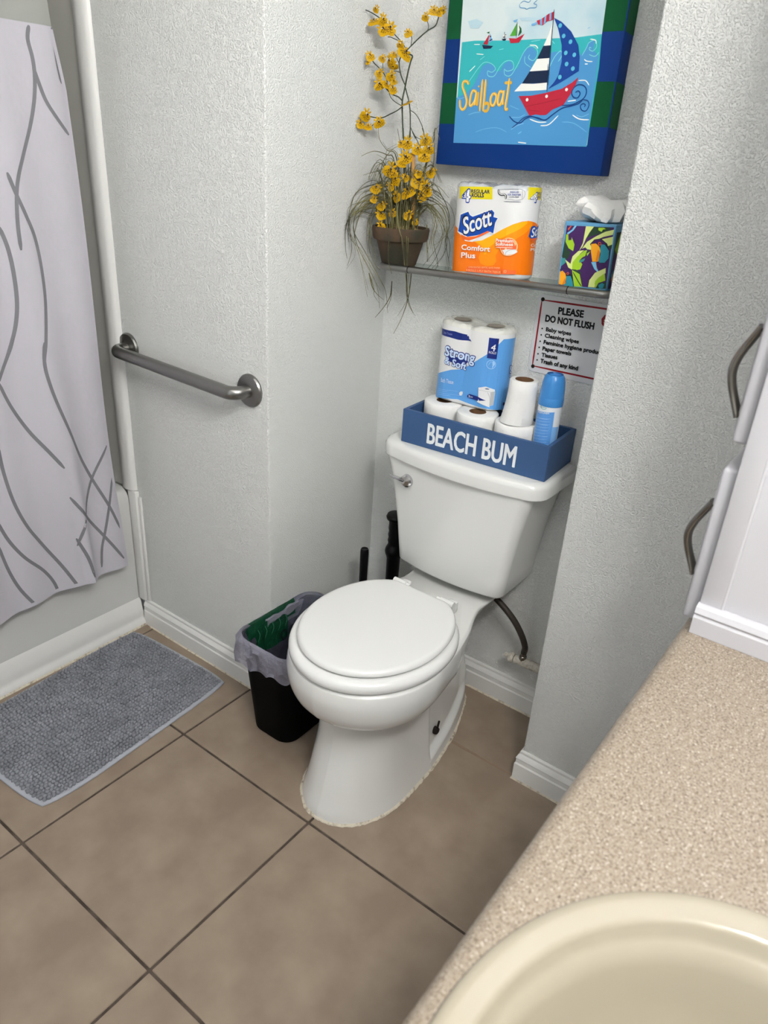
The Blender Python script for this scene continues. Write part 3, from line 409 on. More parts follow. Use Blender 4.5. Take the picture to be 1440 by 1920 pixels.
BLUEPACK=[["P","packblue",[[-0.0964,0.0565],[-0.0368,0.0826],[-0.0056,0.0902],[0.0252,0.1141],[0.058,0.1403],[0.0832,0.1675],[0.0928,0.1782],[0.1148,0.1786],[0.146,0.1774],[0.146,0.133],[0.1464,0.0294],[0.1292,0.0011],[0.0976,0.0039],[0.0708,0.0067],[0.022,0.0097],[-0.0088,0.0129],[-0.0964,-0.0021]]],["P","packnavy",[[-0.0936,0.1748],[-0.0372,0.1775],[-0.0024,0.1744],[0.002,0.1672],[0.0108,0.1613],[-0.0268,0.1591],[-0.0528,0.1606],[-0.0912,0.1592]]],["T","palelilac","Bath Tissue",[-0.072,0.1651],0.061,0.0285,0.0052,0.6],["P","packnavy",[[0.0576,0.1795],[0.0812,0.1794],[0.0812,0.1302],[0.058,0.131]]],["T","white","4",[0.0644,0.1501],-0.101,0.0105,0.0154,0.8],["T","white","ROLLS",[0.0612,0.1429],-0.041,0.0172,0.0053,0.5],["P","packnavy",[[0.1464,0.1767],[0.1464,0.178],[0.146,0.1375],[0.1464,0.1368]]],["T","white","4",[0.1464,0.154],2.724,0.0004,0.009,0.5],["T","packnavy","Strong",[-0.0592,0.1148],-0.029,0.0848,0.023,7],["T","packnavy","& Soft",[-0.058,0.0953],-0.091,0.0615,0.0168,7],["P","packnavy",[[-0.0472,0.1159],[-0.0432,0.1195],[0.0088,0.1125],[0.0016,0.1037],[-0.0064,0.0984],[-0.0232,0.0967],[-0.046,0.1041]]],["T","paleblue","Strong",[-0.0592,0.1148],-0.029,0.0848,0.023,2.2],["T","paleblue","& Soft",[-0.058,0.0953],-0.091,0.0615,0.0168,2.2],["T","paleblue","Bath Tissue",[-0.0636,0.0456],0.071,0.0385,0.0104,1.0],["L","bluelight",0.0007,[[-0.0744,0.0254],[-0.0072,0.0337]]],["L","bluelight",0.0007,[[-0.0736,0.0208],[-0.0392,0.026]]],["L","bluelight",0.0007,[[-0.0724,0.0163],[0.0068,0.0257]]],["L","bluelight",0.0007,[[-0.0716,0.0116],[-0.0292,0.0175]]],["C","bluelight",[0.07,0.1168],0.0111],["C","packblue",[0.07,0.1168],0.0097],["P","packgray",[[0.0648,0.1144],[0.068,0.1175],[0.0736,0.1154],[0.0704,0.1129]]],["L","bluelight",0.0008,[[0.064,0.1143],[0.0692,0.1239],[0.0764,0.1156]]],["P","rollwhite",[[0.0464,0.0561],[0.064,0.0622],[0.0856,0.0565],[0.0876,0.0482],[0.0868,0.0172],[0.0788,0.015],[0.0784,0.0112],[0.046,0.0202],[0.0496,0.0249]]],["P","rollgray",[[0.0764,0.0496],[0.0872,0.0519],[0.0864,0.0177],[0.0788,0.0156]]],["P","packgray",[[0.0616,0.0568],[0.0672,0.0587],[0.0736,0.0572],[0.0712,0.0551],[0.0652,0.0549]]],["L","rollgray",0.0012,[[0.0692,0.0489],[0.0764,0.0346],[0.0784,0.0121]]],["L","rollgray",0.0008,[[0.0472,0.0506],[0.058,0.051],[0.0764,0.0496]]],["P","packnavy",[[0.0192,0.0319],[0.024,0.0349],[0.0464,0.0336],[0.0684,0.0273],[0.0476,0.0235],[0.02,0.0245],[0.0172,0.0277]]],["T","white","2",[0.0208,0.0266],0.001,0.0056,0.0049,0.8],["T","white","ply",[0.0276,0.0276],-0.001,0.0064,0.0031,0.5],["P","packnavy",[[0.1136,0.0219],[0.1308,0.0179],[0.1296,0.011],[0.1136,0.0143]]],["T","packnavy","Str",[0.1256,0.0923],0.195,0.0208,0.0193,5],["T","paleblue","Str",[0.1272,0.0929],0.227,0.0193,0.0174,1.8],["T","packnavy","So",[0.128,0.0808],-0.097,0.0185,0.0111,4],["T","paleblue","So",[0.1292,0.0813],-0.093,0.0173,0.0096,1.5],["L","bluelight",0.0007,[[0.1048,0.0369],[0.1056,0.0103]]]]
CANPRINT=[["P","canblue",[[-0.0317,0.1433],[0.0235,0.1491],[0.0247,0.1132],[0.0459,0.1116],[0.0423,0.0702],[0.0279,0.0653],[-0.0237,0.0638]]],["P","canmid",[[-0.0241,0.1422],[0.0223,0.1479],[0.0243,0.0704],[-0.0201,0.0683]]],["T","white","FRESH LINEN",[-0.0193,0.1396],0.129,0.0311,0.0036,0.8],["L","canlight",0.0007,[[-0.0209,0.1282],[0.0167,0.1328]]],["L","canlight",0.0007,[[-0.0213,0.121],[0.0167,0.1259]]],["L","canlight",0.0007,[[-0.0217,0.1138],[0.0167,0.1189]]],["L","canlight",0.0007,[[-0.0225,0.1065],[0.0167,0.1119]]],["L","canlight",0.0007,[[-0.0233,0.0991],[0.0171,0.1049]]],["L","canlight",0.0007,[[-0.0237,0.0918],[0.0171,0.0979]]],["L","canlight",0.0007,[[-0.0245,0.0843],[0.0171,0.0908]]],["L","canlight",0.0007,[[-0.0257,0.0767],[0.0171,0.0837]]],["L","canlight",0.0007,[[-0.0265,0.0691],[0.0171,0.0766]]],["L","canlight",0.0007,[[-0.0117,0.1289],[0.0123,0.1312]]],["L","canlight",0.0007,[[-0.0105,0.1153],[0.0135,0.1174]]],["L","canlight",0.0007,[[-0.0093,0.1016],[0.0147,0.1035]]],["L","canlight",0.0007,[[-0.0081,0.0878],[0.0159,0.0895]]],["L","teal3",0.001,[[-0.0097,0.1618],[-0.0117,0.1558],[-0.0057,0.1523],[0.0015,0.1536],[0.0035,0.1576]]],["T","teal3","Pure",[-0.0101,0.1585],0.222,0.0086,0.0028,0.6],["T","teal3","Breeze",[-0.0105,0.1548],0.177,0.0126,0.0024,0.6]]
CURTAIN=[["L","curtainline",0.0085,[[0.0819,1.6502],[0.0756,1.6247],[0.0809,1.5895],[0.0805,1.5528],[0.0723,1.5072],[0.0551,1.4565],[0.0273,1.397],[0.0094,1.3571],[-0.0018,1.317],[-0.0088,1.2556],[-0.0099,1.1986]]],["L","curtainline",0.0085,[[0.0796,1.5729],[0.0875,1.546],[0.1002,1.5094],[0.1235,1.4761],[0.152,1.4438]]],["L","curtainline",0.0085,[[0.136,1.654],[0.1381,1.6216],[0.1414,1.5813],[0.1474,1.5477]]],["L","curtainline",0.0085,[[-0.015,1.3627],[-0.0034,1.321],[0.0121,1.2758],[0.0274,1.2246],[0.0333,1.1542],[0.0299,1.0773],[0.0146,0.9848],[0.0033,0.9381],[0.0039,0.8984]]],["L","curtainline",0.0085,[[0.0103,0.9831],[0.0032,0.9375],[0.0058,0.8891],[0.0217,0.8133],[0.0607,0.6851],[0.1006,0.5842],[0.1444,0.4834],[0.1743,0.3984]]],["L","curtainline",0.0085,[[-0.0468,1.2506],[-0.0363,1.2065],[-0.032,1.1504],[-0.0343,1.0798],[-0.0471,1.0174],[-0.0711,0.9603],[-0.0944,0.9217]]],["L","curtainline",0.0085,[[-0.0518,1.0045],[-0.0649,0.9705],[-0.0909,0.9262],[-0.1079,0.8987]]],["L","curtainline",0.0085,[[-0.1074,0.9017],[-0.0872,0.8378],[-0.0539,0.7642],[-0.022,0.7079],[0.0116,0.6486]]],["L","curtainline",0.0085,[[0.0152,0.5626],[0.0569,0.4906],[0.1171,0.3953],[0.1741,0.2954]]],["L","curtainline",0.0085,[[-0.1364,0.7493],[-0.1346,0.6717],[-0.1233,0.5842],[-0.1015,0.5107],[-0.0695,0.4452],[-0.0237,0.3547],[0.0141,0.2627]]],["L","curtainline",0.0085,[[-0.1714,0.5478],[-0.1531,0.4861],[-0.1224,0.4245],[-0.0752,0.3611],[-0.0495,0.3089],[-0.0384,0.2536]]],["L","curtainline",0.0085,[[-0.1821,0.4867],[-0.1674,0.4017],[-0.145,0.3289],[-0.1065,0.2534]]],["L","curtainline",0.0085,[[0.16,0.6667],[0.1006,0.5842],[0.0569,0.4906],[0.0187,0.4098]]],["L","curtainline",0.0085,[[0.1669,0.5673],[0.1444,0.4834],[0.123,0.4096],[0.1059,0.3581],[0.0968,0.2982]]],["L","curtainline",0.0085,[[0.0182,0.434],[0.0405,0.3684],[0.0534,0.2959]]]]
STEMS=[[1.6,[[-0.2841,0.6339,1.4831],[-0.2882,0.6312,1.5436],[-0.297,0.6254,1.5775],[-0.3008,0.623,1.5886]]],[2,[[-0.2977,0.625,1.4822],[-0.3025,0.6219,1.5327],[-0.3039,0.621,1.5607],[-0.3006,0.6231,1.5853],[-0.2969,0.6255,1.6145],[-0.2929,0.6281,1.6369],[-0.2902,0.6299,1.6481],[-0.2961,0.626,1.6516]]],[1.5,[[-0.2993,0.624,1.5887],[-0.309,0.6176,1.6089],[-0.3141,0.6144,1.6293],[-0.3133,0.6149,1.6419],[-0.3077,0.6185,1.6517],[-0.2976,0.6251,1.6632],[-0.2805,0.6361,1.6828],[-0.2649,0.6463,1.6982],[-0.252,0.6547,1.7074],[-0.2476,0.6575,1.7197],[-0.2467,0.6581,1.7273]]],[1.2,[[-0.3087,0.6179,1.6687],[-0.3128,0.6152,1.6747],[-0.3249,0.6073,1.6863],[-0.3315,0.603,1.6951],[-0.3412,0.5967,1.7067],[-0.36,0.5845,1.7192],[-0.3709,0.5775,1.7253],[-0.3847,0.5685,1.7295]]],[1,[[-0.3036,0.6211,1.6613],[-0.3079,0.6184,1.6688],[-0.3128,0.6152,1.6747]]],[1,[[-0.3128,0.6152,1.6739],[-0.3245,0.6076,1.6786],[-0.3339,0.6015,1.6819],[-0.3384,0.5985,1.6816]]],[1.6,[[-0.3038,0.6211,1.5591],[-0.3121,0.6157,1.5667],[-0.3233,0.6084,1.5709],[-0.3331,0.602,1.5784],[-0.3398,0.5977,1.5861],[-0.3449,0.5944,1.5938]]],[1.4,[[-0.3324,0.6024,1.5801],[-0.3357,0.6003,1.5976],[-0.3426,0.5958,1.6116],[-0.3509,0.5905,1.6206],[-0.3622,0.5831,1.631],[-0.3689,0.5788,1.6417]]],[1,[[-0.304,0.6209,1.5492],[-0.3178,0.6119,1.5565],[-0.3261,0.6065,1.5642],[-0.3305,0.6037,1.5737]]],[1.4,[[-0.3039,0.621,1.5475],[-0.3137,0.6146,1.5386],[-0.326,0.6066,1.5312],[-0.3383,0.5986,1.5237],[-0.3478,0.5925,1.5214],[-0.3638,0.5821,1.5233],[-0.3687,0.5789,1.525]]],[1,[[-0.3462,0.5935,1.5215],[-0.3537,0.5886,1.5126],[-0.3614,0.5837,1.5036]]],[0.8,[[-0.3825,0.5699,1.5123],[-0.3812,0.5708,1.5191],[-0.3766,0.5738,1.5244]]],[1,[[-0.2869,0.632,1.5412],[-0.2753,0.6396,1.5329],[-0.2646,0.6465,1.5152],[-0.2567,0.6516,1.4938]]],[1,[[-0.2848,0.6334,1.5071],[-0.2791,0.6371,1.494],[-0.2737,0.6406,1.4838]]],[0.9,[[-0.3151,0.6137,1.634],[-0.3211,0.6098,1.6446],[-0.3261,0.6066,1.6506]]],[0.9,[[-0.3117,0.6159,1.6151],[-0.318,0.6118,1.6171],[-0.3274,0.6057,1.6173]]],[0.9,[[-0.3445,0.5946,1.6179],[-0.3457,0.5938,1.6368]]],[0.9,[[-0.265,0.6463,1.699],[-0.264,0.6469,1.7067],[-0.2687,0.6438,1.72]]],[0.9,[[-0.2941,0.6273,1.6688],[-0.2933,0.6278,1.6805],[-0.2962,0.626,1.6895]]],[0.9,[[-0.3324,0.6024,1.5801],[-0.3291,0.6046,1.5916],[-0.3264,0.6064,1.5982]]],[0.9,[[-0.3317,0.6029,1.5817],[-0.3251,0.6072,1.574]]],[1.4,[[-0.299,0.6242,1.5043],[-0.2943,0.6272,1.4534],[-0.2885,0.631,1.3833],[-0.2803,0.6363,1.3016]]],[1.2,[[-0.2854,0.633,1.5053],[-0.2863,0.6324,1.4539],[-0.2803,0.6363,1.3839],[-0.2719,0.6417,1.3022]]],[1,[[-0.2829,0.6346,1.5021],[-0.2721,0.6416,1.4841],[-0.2591,0.6501,1.4576],[-0.2494,0.6563,1.4357]]],[0.9,[[-0.2773,0.6382,1.4906],[-0.2673,0.6447,1.4845],[-0.2608,0.649,1.4832]]]]
FLOWERS=[[-0.3547,0.5736,1.7309,0.0082],[-0.3418,0.582,1.7122,0.0123],[-0.3582,0.5714,1.7067,0.0127],[-0.3409,0.5827,1.6926,0.0139],[-0.3275,0.5913,1.6972,0.0113],[-0.2938,0.6132,1.6901,0.0082],[-0.2636,0.6328,1.722,0.0082],[-0.2496,0.642,1.734,0.0092],[-0.2397,0.6484,1.7316,0.0082],[-0.2334,0.6525,1.7364,0.0082],[-0.3069,0.6047,1.6679,0.0092],[-0.2983,0.6103,1.6514,0.0154],[-0.363,0.5683,1.642,0.0113],[-0.3648,0.5671,1.6309,0.0082],[-0.3391,0.5838,1.6395,0.0072],[-0.3227,0.5945,1.6351,0.0154],[-0.3177,0.5977,1.6275,0.0103],[-0.343,0.5812,1.6102,0.0098],[-0.3212,0.5954,1.6068,0.0123],[-0.3421,0.5819,1.5895,0.0113],[-0.3175,0.5978,1.5814,0.0113],[-0.3304,0.5895,1.5886,0.0082],[-0.316,0.5988,1.5959,0.0072],[-0.2871,0.6176,1.5542,0.0139],[-0.366,0.5663,1.5259,0.0127],[-0.34,0.5832,1.5127,0.0127],[-0.3764,0.5596,1.506,0.0098],[-0.3603,0.5701,1.5021,0.0103],[-0.3188,0.597,1.6478,0.0082],[-0.2834,0.5985,1.4708,0.0092],[-0.2717,0.6061,1.4741,0.0123],[-0.2519,0.619,1.462,0.0113],[-0.2375,0.6283,1.4832,0.0123],[-0.2299,0.6332,1.4652,0.0133],[-0.2368,0.6288,1.4494,0.0133],[-0.2207,0.6393,1.4144,0.0123],[-0.273,0.6052,1.4434,0.0144],[-0.2804,0.6005,1.4326,0.0123],[-0.3019,0.5865,1.4155,0.0154],[-0.2926,0.5925,1.4075,0.0092],[-0.2879,0.5956,1.3955,0.0154],[-0.2712,0.6064,1.4003,0.0103],[-0.2469,0.6222,1.4107,0.0113],[-0.245,0.6235,1.3934,0.0164],[-0.2306,0.6328,1.3839,0.0144],[-0.2364,0.6291,1.3621,0.0123],[-0.2247,0.6366,1.3701,0.0103],[-0.263,0.6118,1.3709,0.0164],[-0.2859,0.5969,1.3585,0.0113],[-0.3274,0.57,1.3723,0.0123],[-0.3313,0.5674,1.3497,0.0103],[-0.3142,0.5785,1.3356,0.0113],[-0.3165,0.577,1.3145,0.0123],[-0.3145,0.5783,1.2908,0.0113],[-0.2921,0.5929,1.3219,0.0092],[-0.2606,0.6133,1.3188,0.0113],[-0.2457,0.623,1.3053,0.0082],[-0.3,0.5877,1.3788,0.0092]]
BLADES=[[[-0.2937,0.6276,1.3005],[-0.3191,0.6022,1.3594],[-0.3572,0.5684,1.3548],[-0.3619,0.5296,1.3242],[-0.3755,0.5208,1.2867],[-0.3759,0.5206,1.2419],[-0.3716,0.5233,1.2119]],[[-0.2938,0.6276,1.3024],[-0.3274,0.6009,1.3515],[-0.3477,0.5828,1.3428],[-0.3628,0.5372,1.3185],[-0.3866,0.5218,1.2855]],[[-0.297,0.6254,1.3003],[-0.3361,0.6034,1.3762],[-0.3578,0.5927,1.3783],[-0.3713,0.5481,1.3593],[-0.3896,0.5362,1.3125],[-0.3899,0.5361,1.266],[-0.3842,0.5397,1.2476]],[[-0.2903,0.6298,1.3008],[-0.3212,0.6188,1.3537],[-0.3643,0.6,1.3134],[-0.3437,0.5725,1.2881],[-0.3288,0.5629,1.2526],[-0.3043,0.5544,1.2106]],[[-0.2903,0.6298,1.3008],[-0.3157,0.5943,1.3271],[-0.3505,0.5527,1.3248],[-0.3555,0.5137,1.3071],[-0.356,0.5134,1.2705],[-0.3398,0.5239,1.2346],[-0.3301,0.5302,1.1976],[-0.3154,0.5397,1.1269]],[[-0.2903,0.6298,1.3008],[-0.3288,0.5904,1.3442],[-0.3585,0.5566,1.324],[-0.3551,0.523,1.2978],[-0.3449,0.5296,1.2431],[-0.3214,0.5449,1.1976],[-0.2956,0.5516,1.1523],[-0.2846,0.5517,1.1027]],[[-0.292,0.6287,1.3007],[-0.3199,0.6048,1.3448],[-0.3553,0.5762,1.3459],[-0.3571,0.5392,1.3244],[-0.3638,0.5349,1.2781],[-0.3404,0.5501,1.2331],[-0.2819,0.5523,1.1639],[-0.2691,0.5545,1.1383],[-0.2622,0.5565,1.0938]],[[-0.2972,0.6253,1.304],[-0.3083,0.6095,1.4313],[-0.3193,0.5938,1.4459],[-0.327,0.5531,1.4519],[-0.3511,0.5374,1.44]],[[-0.2972,0.6253,1.304],[-0.3202,0.6116,1.4095],[-0.3486,0.5943,1.4084],[-0.3558,0.5539,1.3998]],[[-0.2939,0.6275,1.3042],[-0.3104,0.6001,1.3941],[-0.3212,0.5765,1.3861],[-0.3051,0.5512,1.3992],[-0.2989,0.5552,1.4339],[-0.2843,0.5647,1.4569],[-0.2723,0.5725,1.4661]],[[-0.287,0.632,1.301],[-0.2868,0.6127,1.3474],[-0.2811,0.5969,1.33],[-0.2503,0.5617,1.2977],[-0.2386,0.5699,1.2586],[-0.2309,0.5774,1.2182]],[[-0.287,0.632,1.301],[-0.2998,0.6314,1.3407],[-0.3034,0.6367,1.3087],[-0.2423,0.5669,1.2711],[-0.2328,0.5748,1.2069],[-0.2254,0.5835,1.1361]],[[-0.2803,0.6363,1.3016],[-0.2801,0.6401,1.3513],[-0.2811,0.6432,1.3106],[-0.2302,0.5777,1.2628],[-0.2285,0.5796,1.1881]],[[-0.282,0.6352,1.3014],[-0.2726,0.6248,1.3485],[-0.2647,0.6136,1.3093],[-0.2331,0.575,1.2626],[-0.2295,0.5789,1.1918]],[[-0.3077,0.6185,1.3106],[-0.3056,0.6045,1.2908],[-0.2701,0.5545,1.2503],[-0.2674,0.5547,1.2133],[-0.258,0.558,1.1878]],[[-0.2786,0.6374,1.3017],[-0.2602,0.6386,1.3311],[-0.2395,0.6412,1.3456],[-0.203,0.6291,1.3434],[-0.1834,0.6419,1.3198],[-0.1764,0.6464,1.293],[-0.1826,0.6424,1.2462],[-0.1966,0.6333,1.2111],[-0.2126,0.6139,1.1894]],[[-0.2769,0.6385,1.3018],[-0.2557,0.6456,1.3587],[-0.2325,0.654,1.3766],[-0.1961,0.6419,1.3723],[-0.1795,0.6526,1.3469],[-0.1701,0.6587,1.3115],[-0.1746,0.6558,1.2651],[-0.1634,0.6631,1.2093],[-0.1812,0.6516,1.179]],[[-0.2769,0.6385,1.3018],[-0.2541,0.6375,1.3499],[-0.2257,0.6402,1.3557],[-0.1857,0.6304,1.3467],[-0.1708,0.6401,1.321],[-0.1639,0.6445,1.2761],[-0.169,0.6412,1.2367],[-0.1942,0.6249,1.1967]],[[-0.2753,0.6396,1.3019],[-0.2554,0.6513,1.3386],[-0.2313,0.6658,1.335],[-0.2002,0.6502,1.318],[-0.1876,0.6584,1.2822],[-0.1996,0.6506,1.2438],[-0.2114,0.6201,1.2082]],[[-0.2719,0.6417,1.3022],[-0.2484,0.6551,1.3392],[-0.2261,0.6678,1.3409],[-0.2038,0.6465,1.3086],[-0.2112,0.6358,1.2433],[-0.2117,0.6407,1.2163]],[[-0.2753,0.6396,1.3019],[-0.2669,0.6477,1.334],[-0.245,0.6647,1.3594],[-0.2065,0.6539,1.3536],[-0.1868,0.6667,1.3316],[-0.1787,0.672,1.2918],[-0.1963,0.6606,1.2625],[-0.209,0.6523,1.2539]],[[-0.2703,0.6428,1.3023],[-0.2514,0.6414,1.3681],[-0.2312,0.6408,1.405],[-0.2054,0.6218,1.4339],[-0.2068,0.6209,1.4742],[-0.2077,0.6203,1.5071]],[[-0.2686,0.6439,1.3025],[-0.2537,0.6535,1.4037],[-0.2382,0.6635,1.4814],[-0.2188,0.6403,1.5078],[-0.209,0.6466,1.4827]],[[-0.2705,0.6427,1.306],[-0.2466,0.6474,1.4217],[-0.2375,0.6424,1.4567],[-0.2293,0.612,1.4895],[-0.2351,0.6082,1.5056]],[[-0.2904,0.6297,1.3026],[-0.3086,0.619,1.4385],[-0.3296,0.6065,1.4562],[-0.3269,0.5724,1.4772],[-0.3304,0.5702,1.5004]],[[-0.2938,0.6276,1.3024],[-0.3216,0.6161,1.3845],[-0.3347,0.6142,1.3818],[-0.3228,0.5862,1.3736],[-0.3346,0.5786,1.3439],[-0.3416,0.574,1.316],[-0.3447,0.572,1.2693]],[[-0.2383,0.6636,1.3011],[-0.2346,0.6618,1.2771],[-0.2113,0.6382,1.2165]],[[-0.287,0.632,1.301],[-0.2772,0.6274,1.339],[-0.2643,0.6248,1.3492],[-0.2262,0.6137,1.3542],[-0.2055,0.6272,1.3361],[-0.1915,0.6363,1.301],[-0.1953,0.6338,1.2639],[-0.1829,0.6419,1.2084],[-0.2113,0.623,1.1869]],[[-0.2685,0.644,1.2476],[-0.2556,0.6363,1.1798],[-0.2241,0.5854,1.1341],[-0.2326,0.5755,1.0844],[-0.2462,0.5642,1.0442]],[[-0.2739,0.6404,1.1967],[-0.2716,0.6522,1.1199],[-0.2159,0.5997,1.0962]],[[-0.3029,0.6216,1.1587],[-0.3066,0.6234,1.1216],[-0.2742,0.5545,1.106],[-0.2981,0.5531,1.0772]],[[-0.3524,0.5895,1.1745],[-0.3349,0.5831,1.1436],[-0.2952,0.5526,1.1346],[-0.2743,0.5529,1.124]],[[-0.2903,0.6298,1.3008],[-0.314,0.6211,1.367],[-0.3437,0.6084,1.3611],[-0.3511,0.5679,1.3427],[-0.3679,0.557,1.3048],[-0.3746,0.5526,1.2575],[-0.361,0.5614,1.2107],[-0.3335,0.5651,1.1376]],[[-0.292,0.6287,1.3007],[-0.3147,0.6113,1.3742],[-0.3396,0.5926,1.3687],[-0.3401,0.5564,1.3527],[-0.3719,0.5358,1.3214],[-0.3755,0.5335,1.2788],[-0.369,0.5377,1.2342],[-0.377,0.5325,1.1933]],[[-0.2886,0.6309,1.3009],[-0.3134,0.6266,1.3396],[-0.3358,0.6239,1.3322],[-0.3357,0.5881,1.3254],[-0.3386,0.5692,1.2887],[-0.3425,0.572,1.2354],[-0.3069,0.5552,1.2026],[-0.2896,0.5531,1.1935]],[[-0.2836,0.6341,1.3013],[-0.2909,0.6302,1.3615],[-0.2925,0.6301,1.408],[-0.2824,0.6008,1.4531],[-0.2931,0.5939,1.5012]],[[-0.2971,0.6254,1.3021],[-0.3281,0.6113,1.3219],[-0.3543,0.6003,1.3124],[-0.3694,0.5546,1.3212],[-0.3856,0.5442,1.3053],[-0.3967,0.5369,1.2859]],[[-0.2736,0.6407,1.3021],[-0.2567,0.6404,1.3314],[-0.234,0.644,1.3424],[-0.1969,0.6324,1.3314],[-0.1784,0.6444,1.302],[-0.1621,0.655,1.2628],[-0.161,0.6557,1.2292]],[[-0.2909,0.6294,1.3101],[-0.3092,0.6135,1.3764],[-0.3208,0.602,1.3845],[-0.3127,0.5715,1.3884]]]
# ------------------------------------------------------------------ the room
XR, YF, XL, HC = 1.25, -2.35, -1.74, 2.44          # right wall, wall behind the camera, far wall of the tub, ceiling
AX0, AX1, YG, YB, YW = -0.385, 0.322, 0.262, 0.705, 0.46
grout = MB().box(XL, XR, YF, 0.90, -0.06, -0.0025)
floor = struct('floor', grout, M_GROUT, 0)
P_, G_ = 0.457, 0.0065
tile_mesh = None
for ix in range(-4, 3):
    for iy in range(-6, 2):
        x0, y0 = ix * P_ + G_ / 2, iy * P_ + G_ / 2
        if x0 > 1.2 or y0 > 0.7: continue
        if tile_mesh is None:
            o = mesh_obj('tile', MB().box(x0, x0 + P_ - G_, y0, y0 + P_ - G_, -0.009, 0, 0.0012, 1), M_TILE, floor, 30)
            o.data.transform(Matrix.Translation((-x0, -y0, 0))); o.location = (x0, y0, 0); tile_mesh = o.data
        else:
            o = bpy.data.objects.new('tile', tile_mesh); COL.objects.link(o); o.parent = floor; o.location = (x0, y0, 0)
mesh_obj('grout_patch', MB().box(0.0, 0.335, P_ - G_ / 2, P_ + G_ / 2, -0.004, -0.0004), M_GROUTL, floor, 0)

struct('wall_left', MB().box(XL - 0.1, AX0, YG, 0.92, 0, HC, 0.005, 3), M_WALL)
struct('wall_back', MB().box(AX0 - 0.012, AX1 + 0.012, YB, 0.92, 0, HC), M_WALL)
struct('wall_wing', MB().box(AX1, XR + 0.1, YW, 0.92, 0, HC, 0.005, 3), M_WALL)
struct('wall_right', MB().box(XR, XR + 0.1, YF - 0.1, YW, 0, HC), M_WALL)
struct('wall_front', MB().box(XL - 0.1, XR + 0.1, YF - 0.1, YF, 0, HC), M_WALL)
struct('wall_far_left', MB().box(XL - 0.1, XL, YF, YG, 0, HC), M_WALL)
struct('wall_tub_end', MB().box(XL, -0.955, -1.45, -1.30, 0, HC), M_WALL)
struct('ceiling', MB().box(XL - 0.1, XR + 0.1, YF - 0.1, 0.92, HC, HC + 0.1), M_CEIL)
BP = [(0, 0), (0.013, 0), (0.013, 0.052), (0.0105, 0.056), (0.0105, 0.068), (0.012, 0.071), (0.0085, 0.079), (0.005, 0.084), (0.005, 0.091), (0.0025, 0.095), (0, 0.095)]
struct('baseboard_left', MB().sweep([(-0.957, YG), (AX0, YG), (AX0, YB - 0.013)], BP), M_TRIM, 25)
struct('baseboard_back', MB().sweep([(AX0 + 0.0, YB), (AX1, YB)], BP), M_TRIM, 25)
struct('baseboard_wing', MB().sweep([(AX1, YB - 0.013), (AX1, YW), (XR, YW)], BP), M_TRIM, 25)
# cove along the tub foot and the upright strip in the corner
TP = [(0, 0), (0.020, 0), (0.020, 0.014), (0.014, 0.022), (0.011, 0.034), (0.013, 0.046), (0.009, 0.062), (0.005, 0.085), (0, 0.098)]
struct('trim_1', MB().sweep([(-0.972, -1.30), (-0.972, YG - 0.013)], TP), M_TRIM, 50)
cs = MB().sweep([(-0.953, -1.30), (-0.953, YG - 0.014)], [(-0.004, 0), (0.005, 0), (0.004, 0.003), (0.0005, 0.006), (-0.004, 0.008)])
mesh_obj('caulk_strip', cs, M_CAULK, bpy.data.objects['trim_1'], 60)
mesh_obj('caulk_strip', MB().sweep([(-0.93, YG - 0.0125), (AX0 + 0.0125, YG - 0.0125), (AX0 + 0.0125, YB - 0.02)], [(-0.002, 0), (0.0035, 0), (0.0025, 0.002), (0, 0.004), (-0.002, 0.004)]), M_CAULK, bpy.data.objects['baseboard_left'], 60)
mesh_obj('caulk_strip', MB().sweep([(AX0 + 0.03, YB - 0.0125), (AX1 - 0.02, YB - 0.0125)], [(-0.002, 0), (0.0045, 0), (0.003, 0.0025), (0, 0.005), (-0.002, 0.005)]), M_CAULK, bpy.data.objects['baseboard_back'], 60)
mesh_obj('caulk_strip', MB().sweep([(AX1 - 0.0125, YW + 0.05), (AX1 - 0.0125, YW - 0.0125), (XR, YW - 0.0125)], [(-0.002, 0), (0.0038, 0), (0.003, 0.002), (0, 0.0045), (-0.002, 0.0045)]), M_CAULK, bpy.data.objects['baseboard_wing'], 60)
t2 = MB()
t2.box(-0.976, -0.938, YG - 0.016, YG, 0.097, 0.485, 0.004, 2)
t2.box(-0.938, -0.925, YG - 0.009, YG, 0.097, 0.47, 0.004, 2)
struct('trim_2', t2, M_TRIM)

# ------------------------------------------------------------------ tub, surround, curtain
tub = thing('bathtub', 'white bathtub apron half covered by the shower curtain', 'bathtub', (-1.35, -0.52, 0))
ap = MB()
prof = [(-0.972, 0.0), (-0.972, 0.44), (-0.974, 0.462), (-0.981, 0.476), (-0.995, 0.484), (-1.04, 0.486), (-1.065, 0.478), (-1.09, 0.42), (-1.13, 0.12), (-1.18, 0.09)]
ap.loft([[(x, y, z) for x, z in prof] for y in (-1.298, YG - 0.017)], False, False, 0, False)
mesh_obj('apron', ap, M_TUB, tub)
bs = MB(); bs.box(XL + 0.002, -1.18, -1.298, YG - 0.004, 0.06, 0.092)
bs.box(XL + 0.002, XL + 0.07, -1.298, YG - 0.004, 0.092, 0.484, 0.01, 2); bs.box(XL + 0.07, -1.0, YG - 0.07, YG - 0.004, 0.092, 0.484, 0.01, 2)
mesh_obj('basin', bs, M_TUB, tub)
sur = thing('shower_surround', 'grey acrylic shower wall panel with raised white edge beside the curtain', 'shower wall', (-1.35, 0.255, 0.49))
mesh_obj('end_panel', MB().box(XL + 0.001, -0.995, YG - 0.006, YG - 0.0005, 0.487, 2.1), M_SURR, sur)
mesh_obj('side_panel', MB().box(XL + 0.0005, XL + 0.006, -1.298, YG - 0.007, 0.487, 2.1), M_SURR, sur)
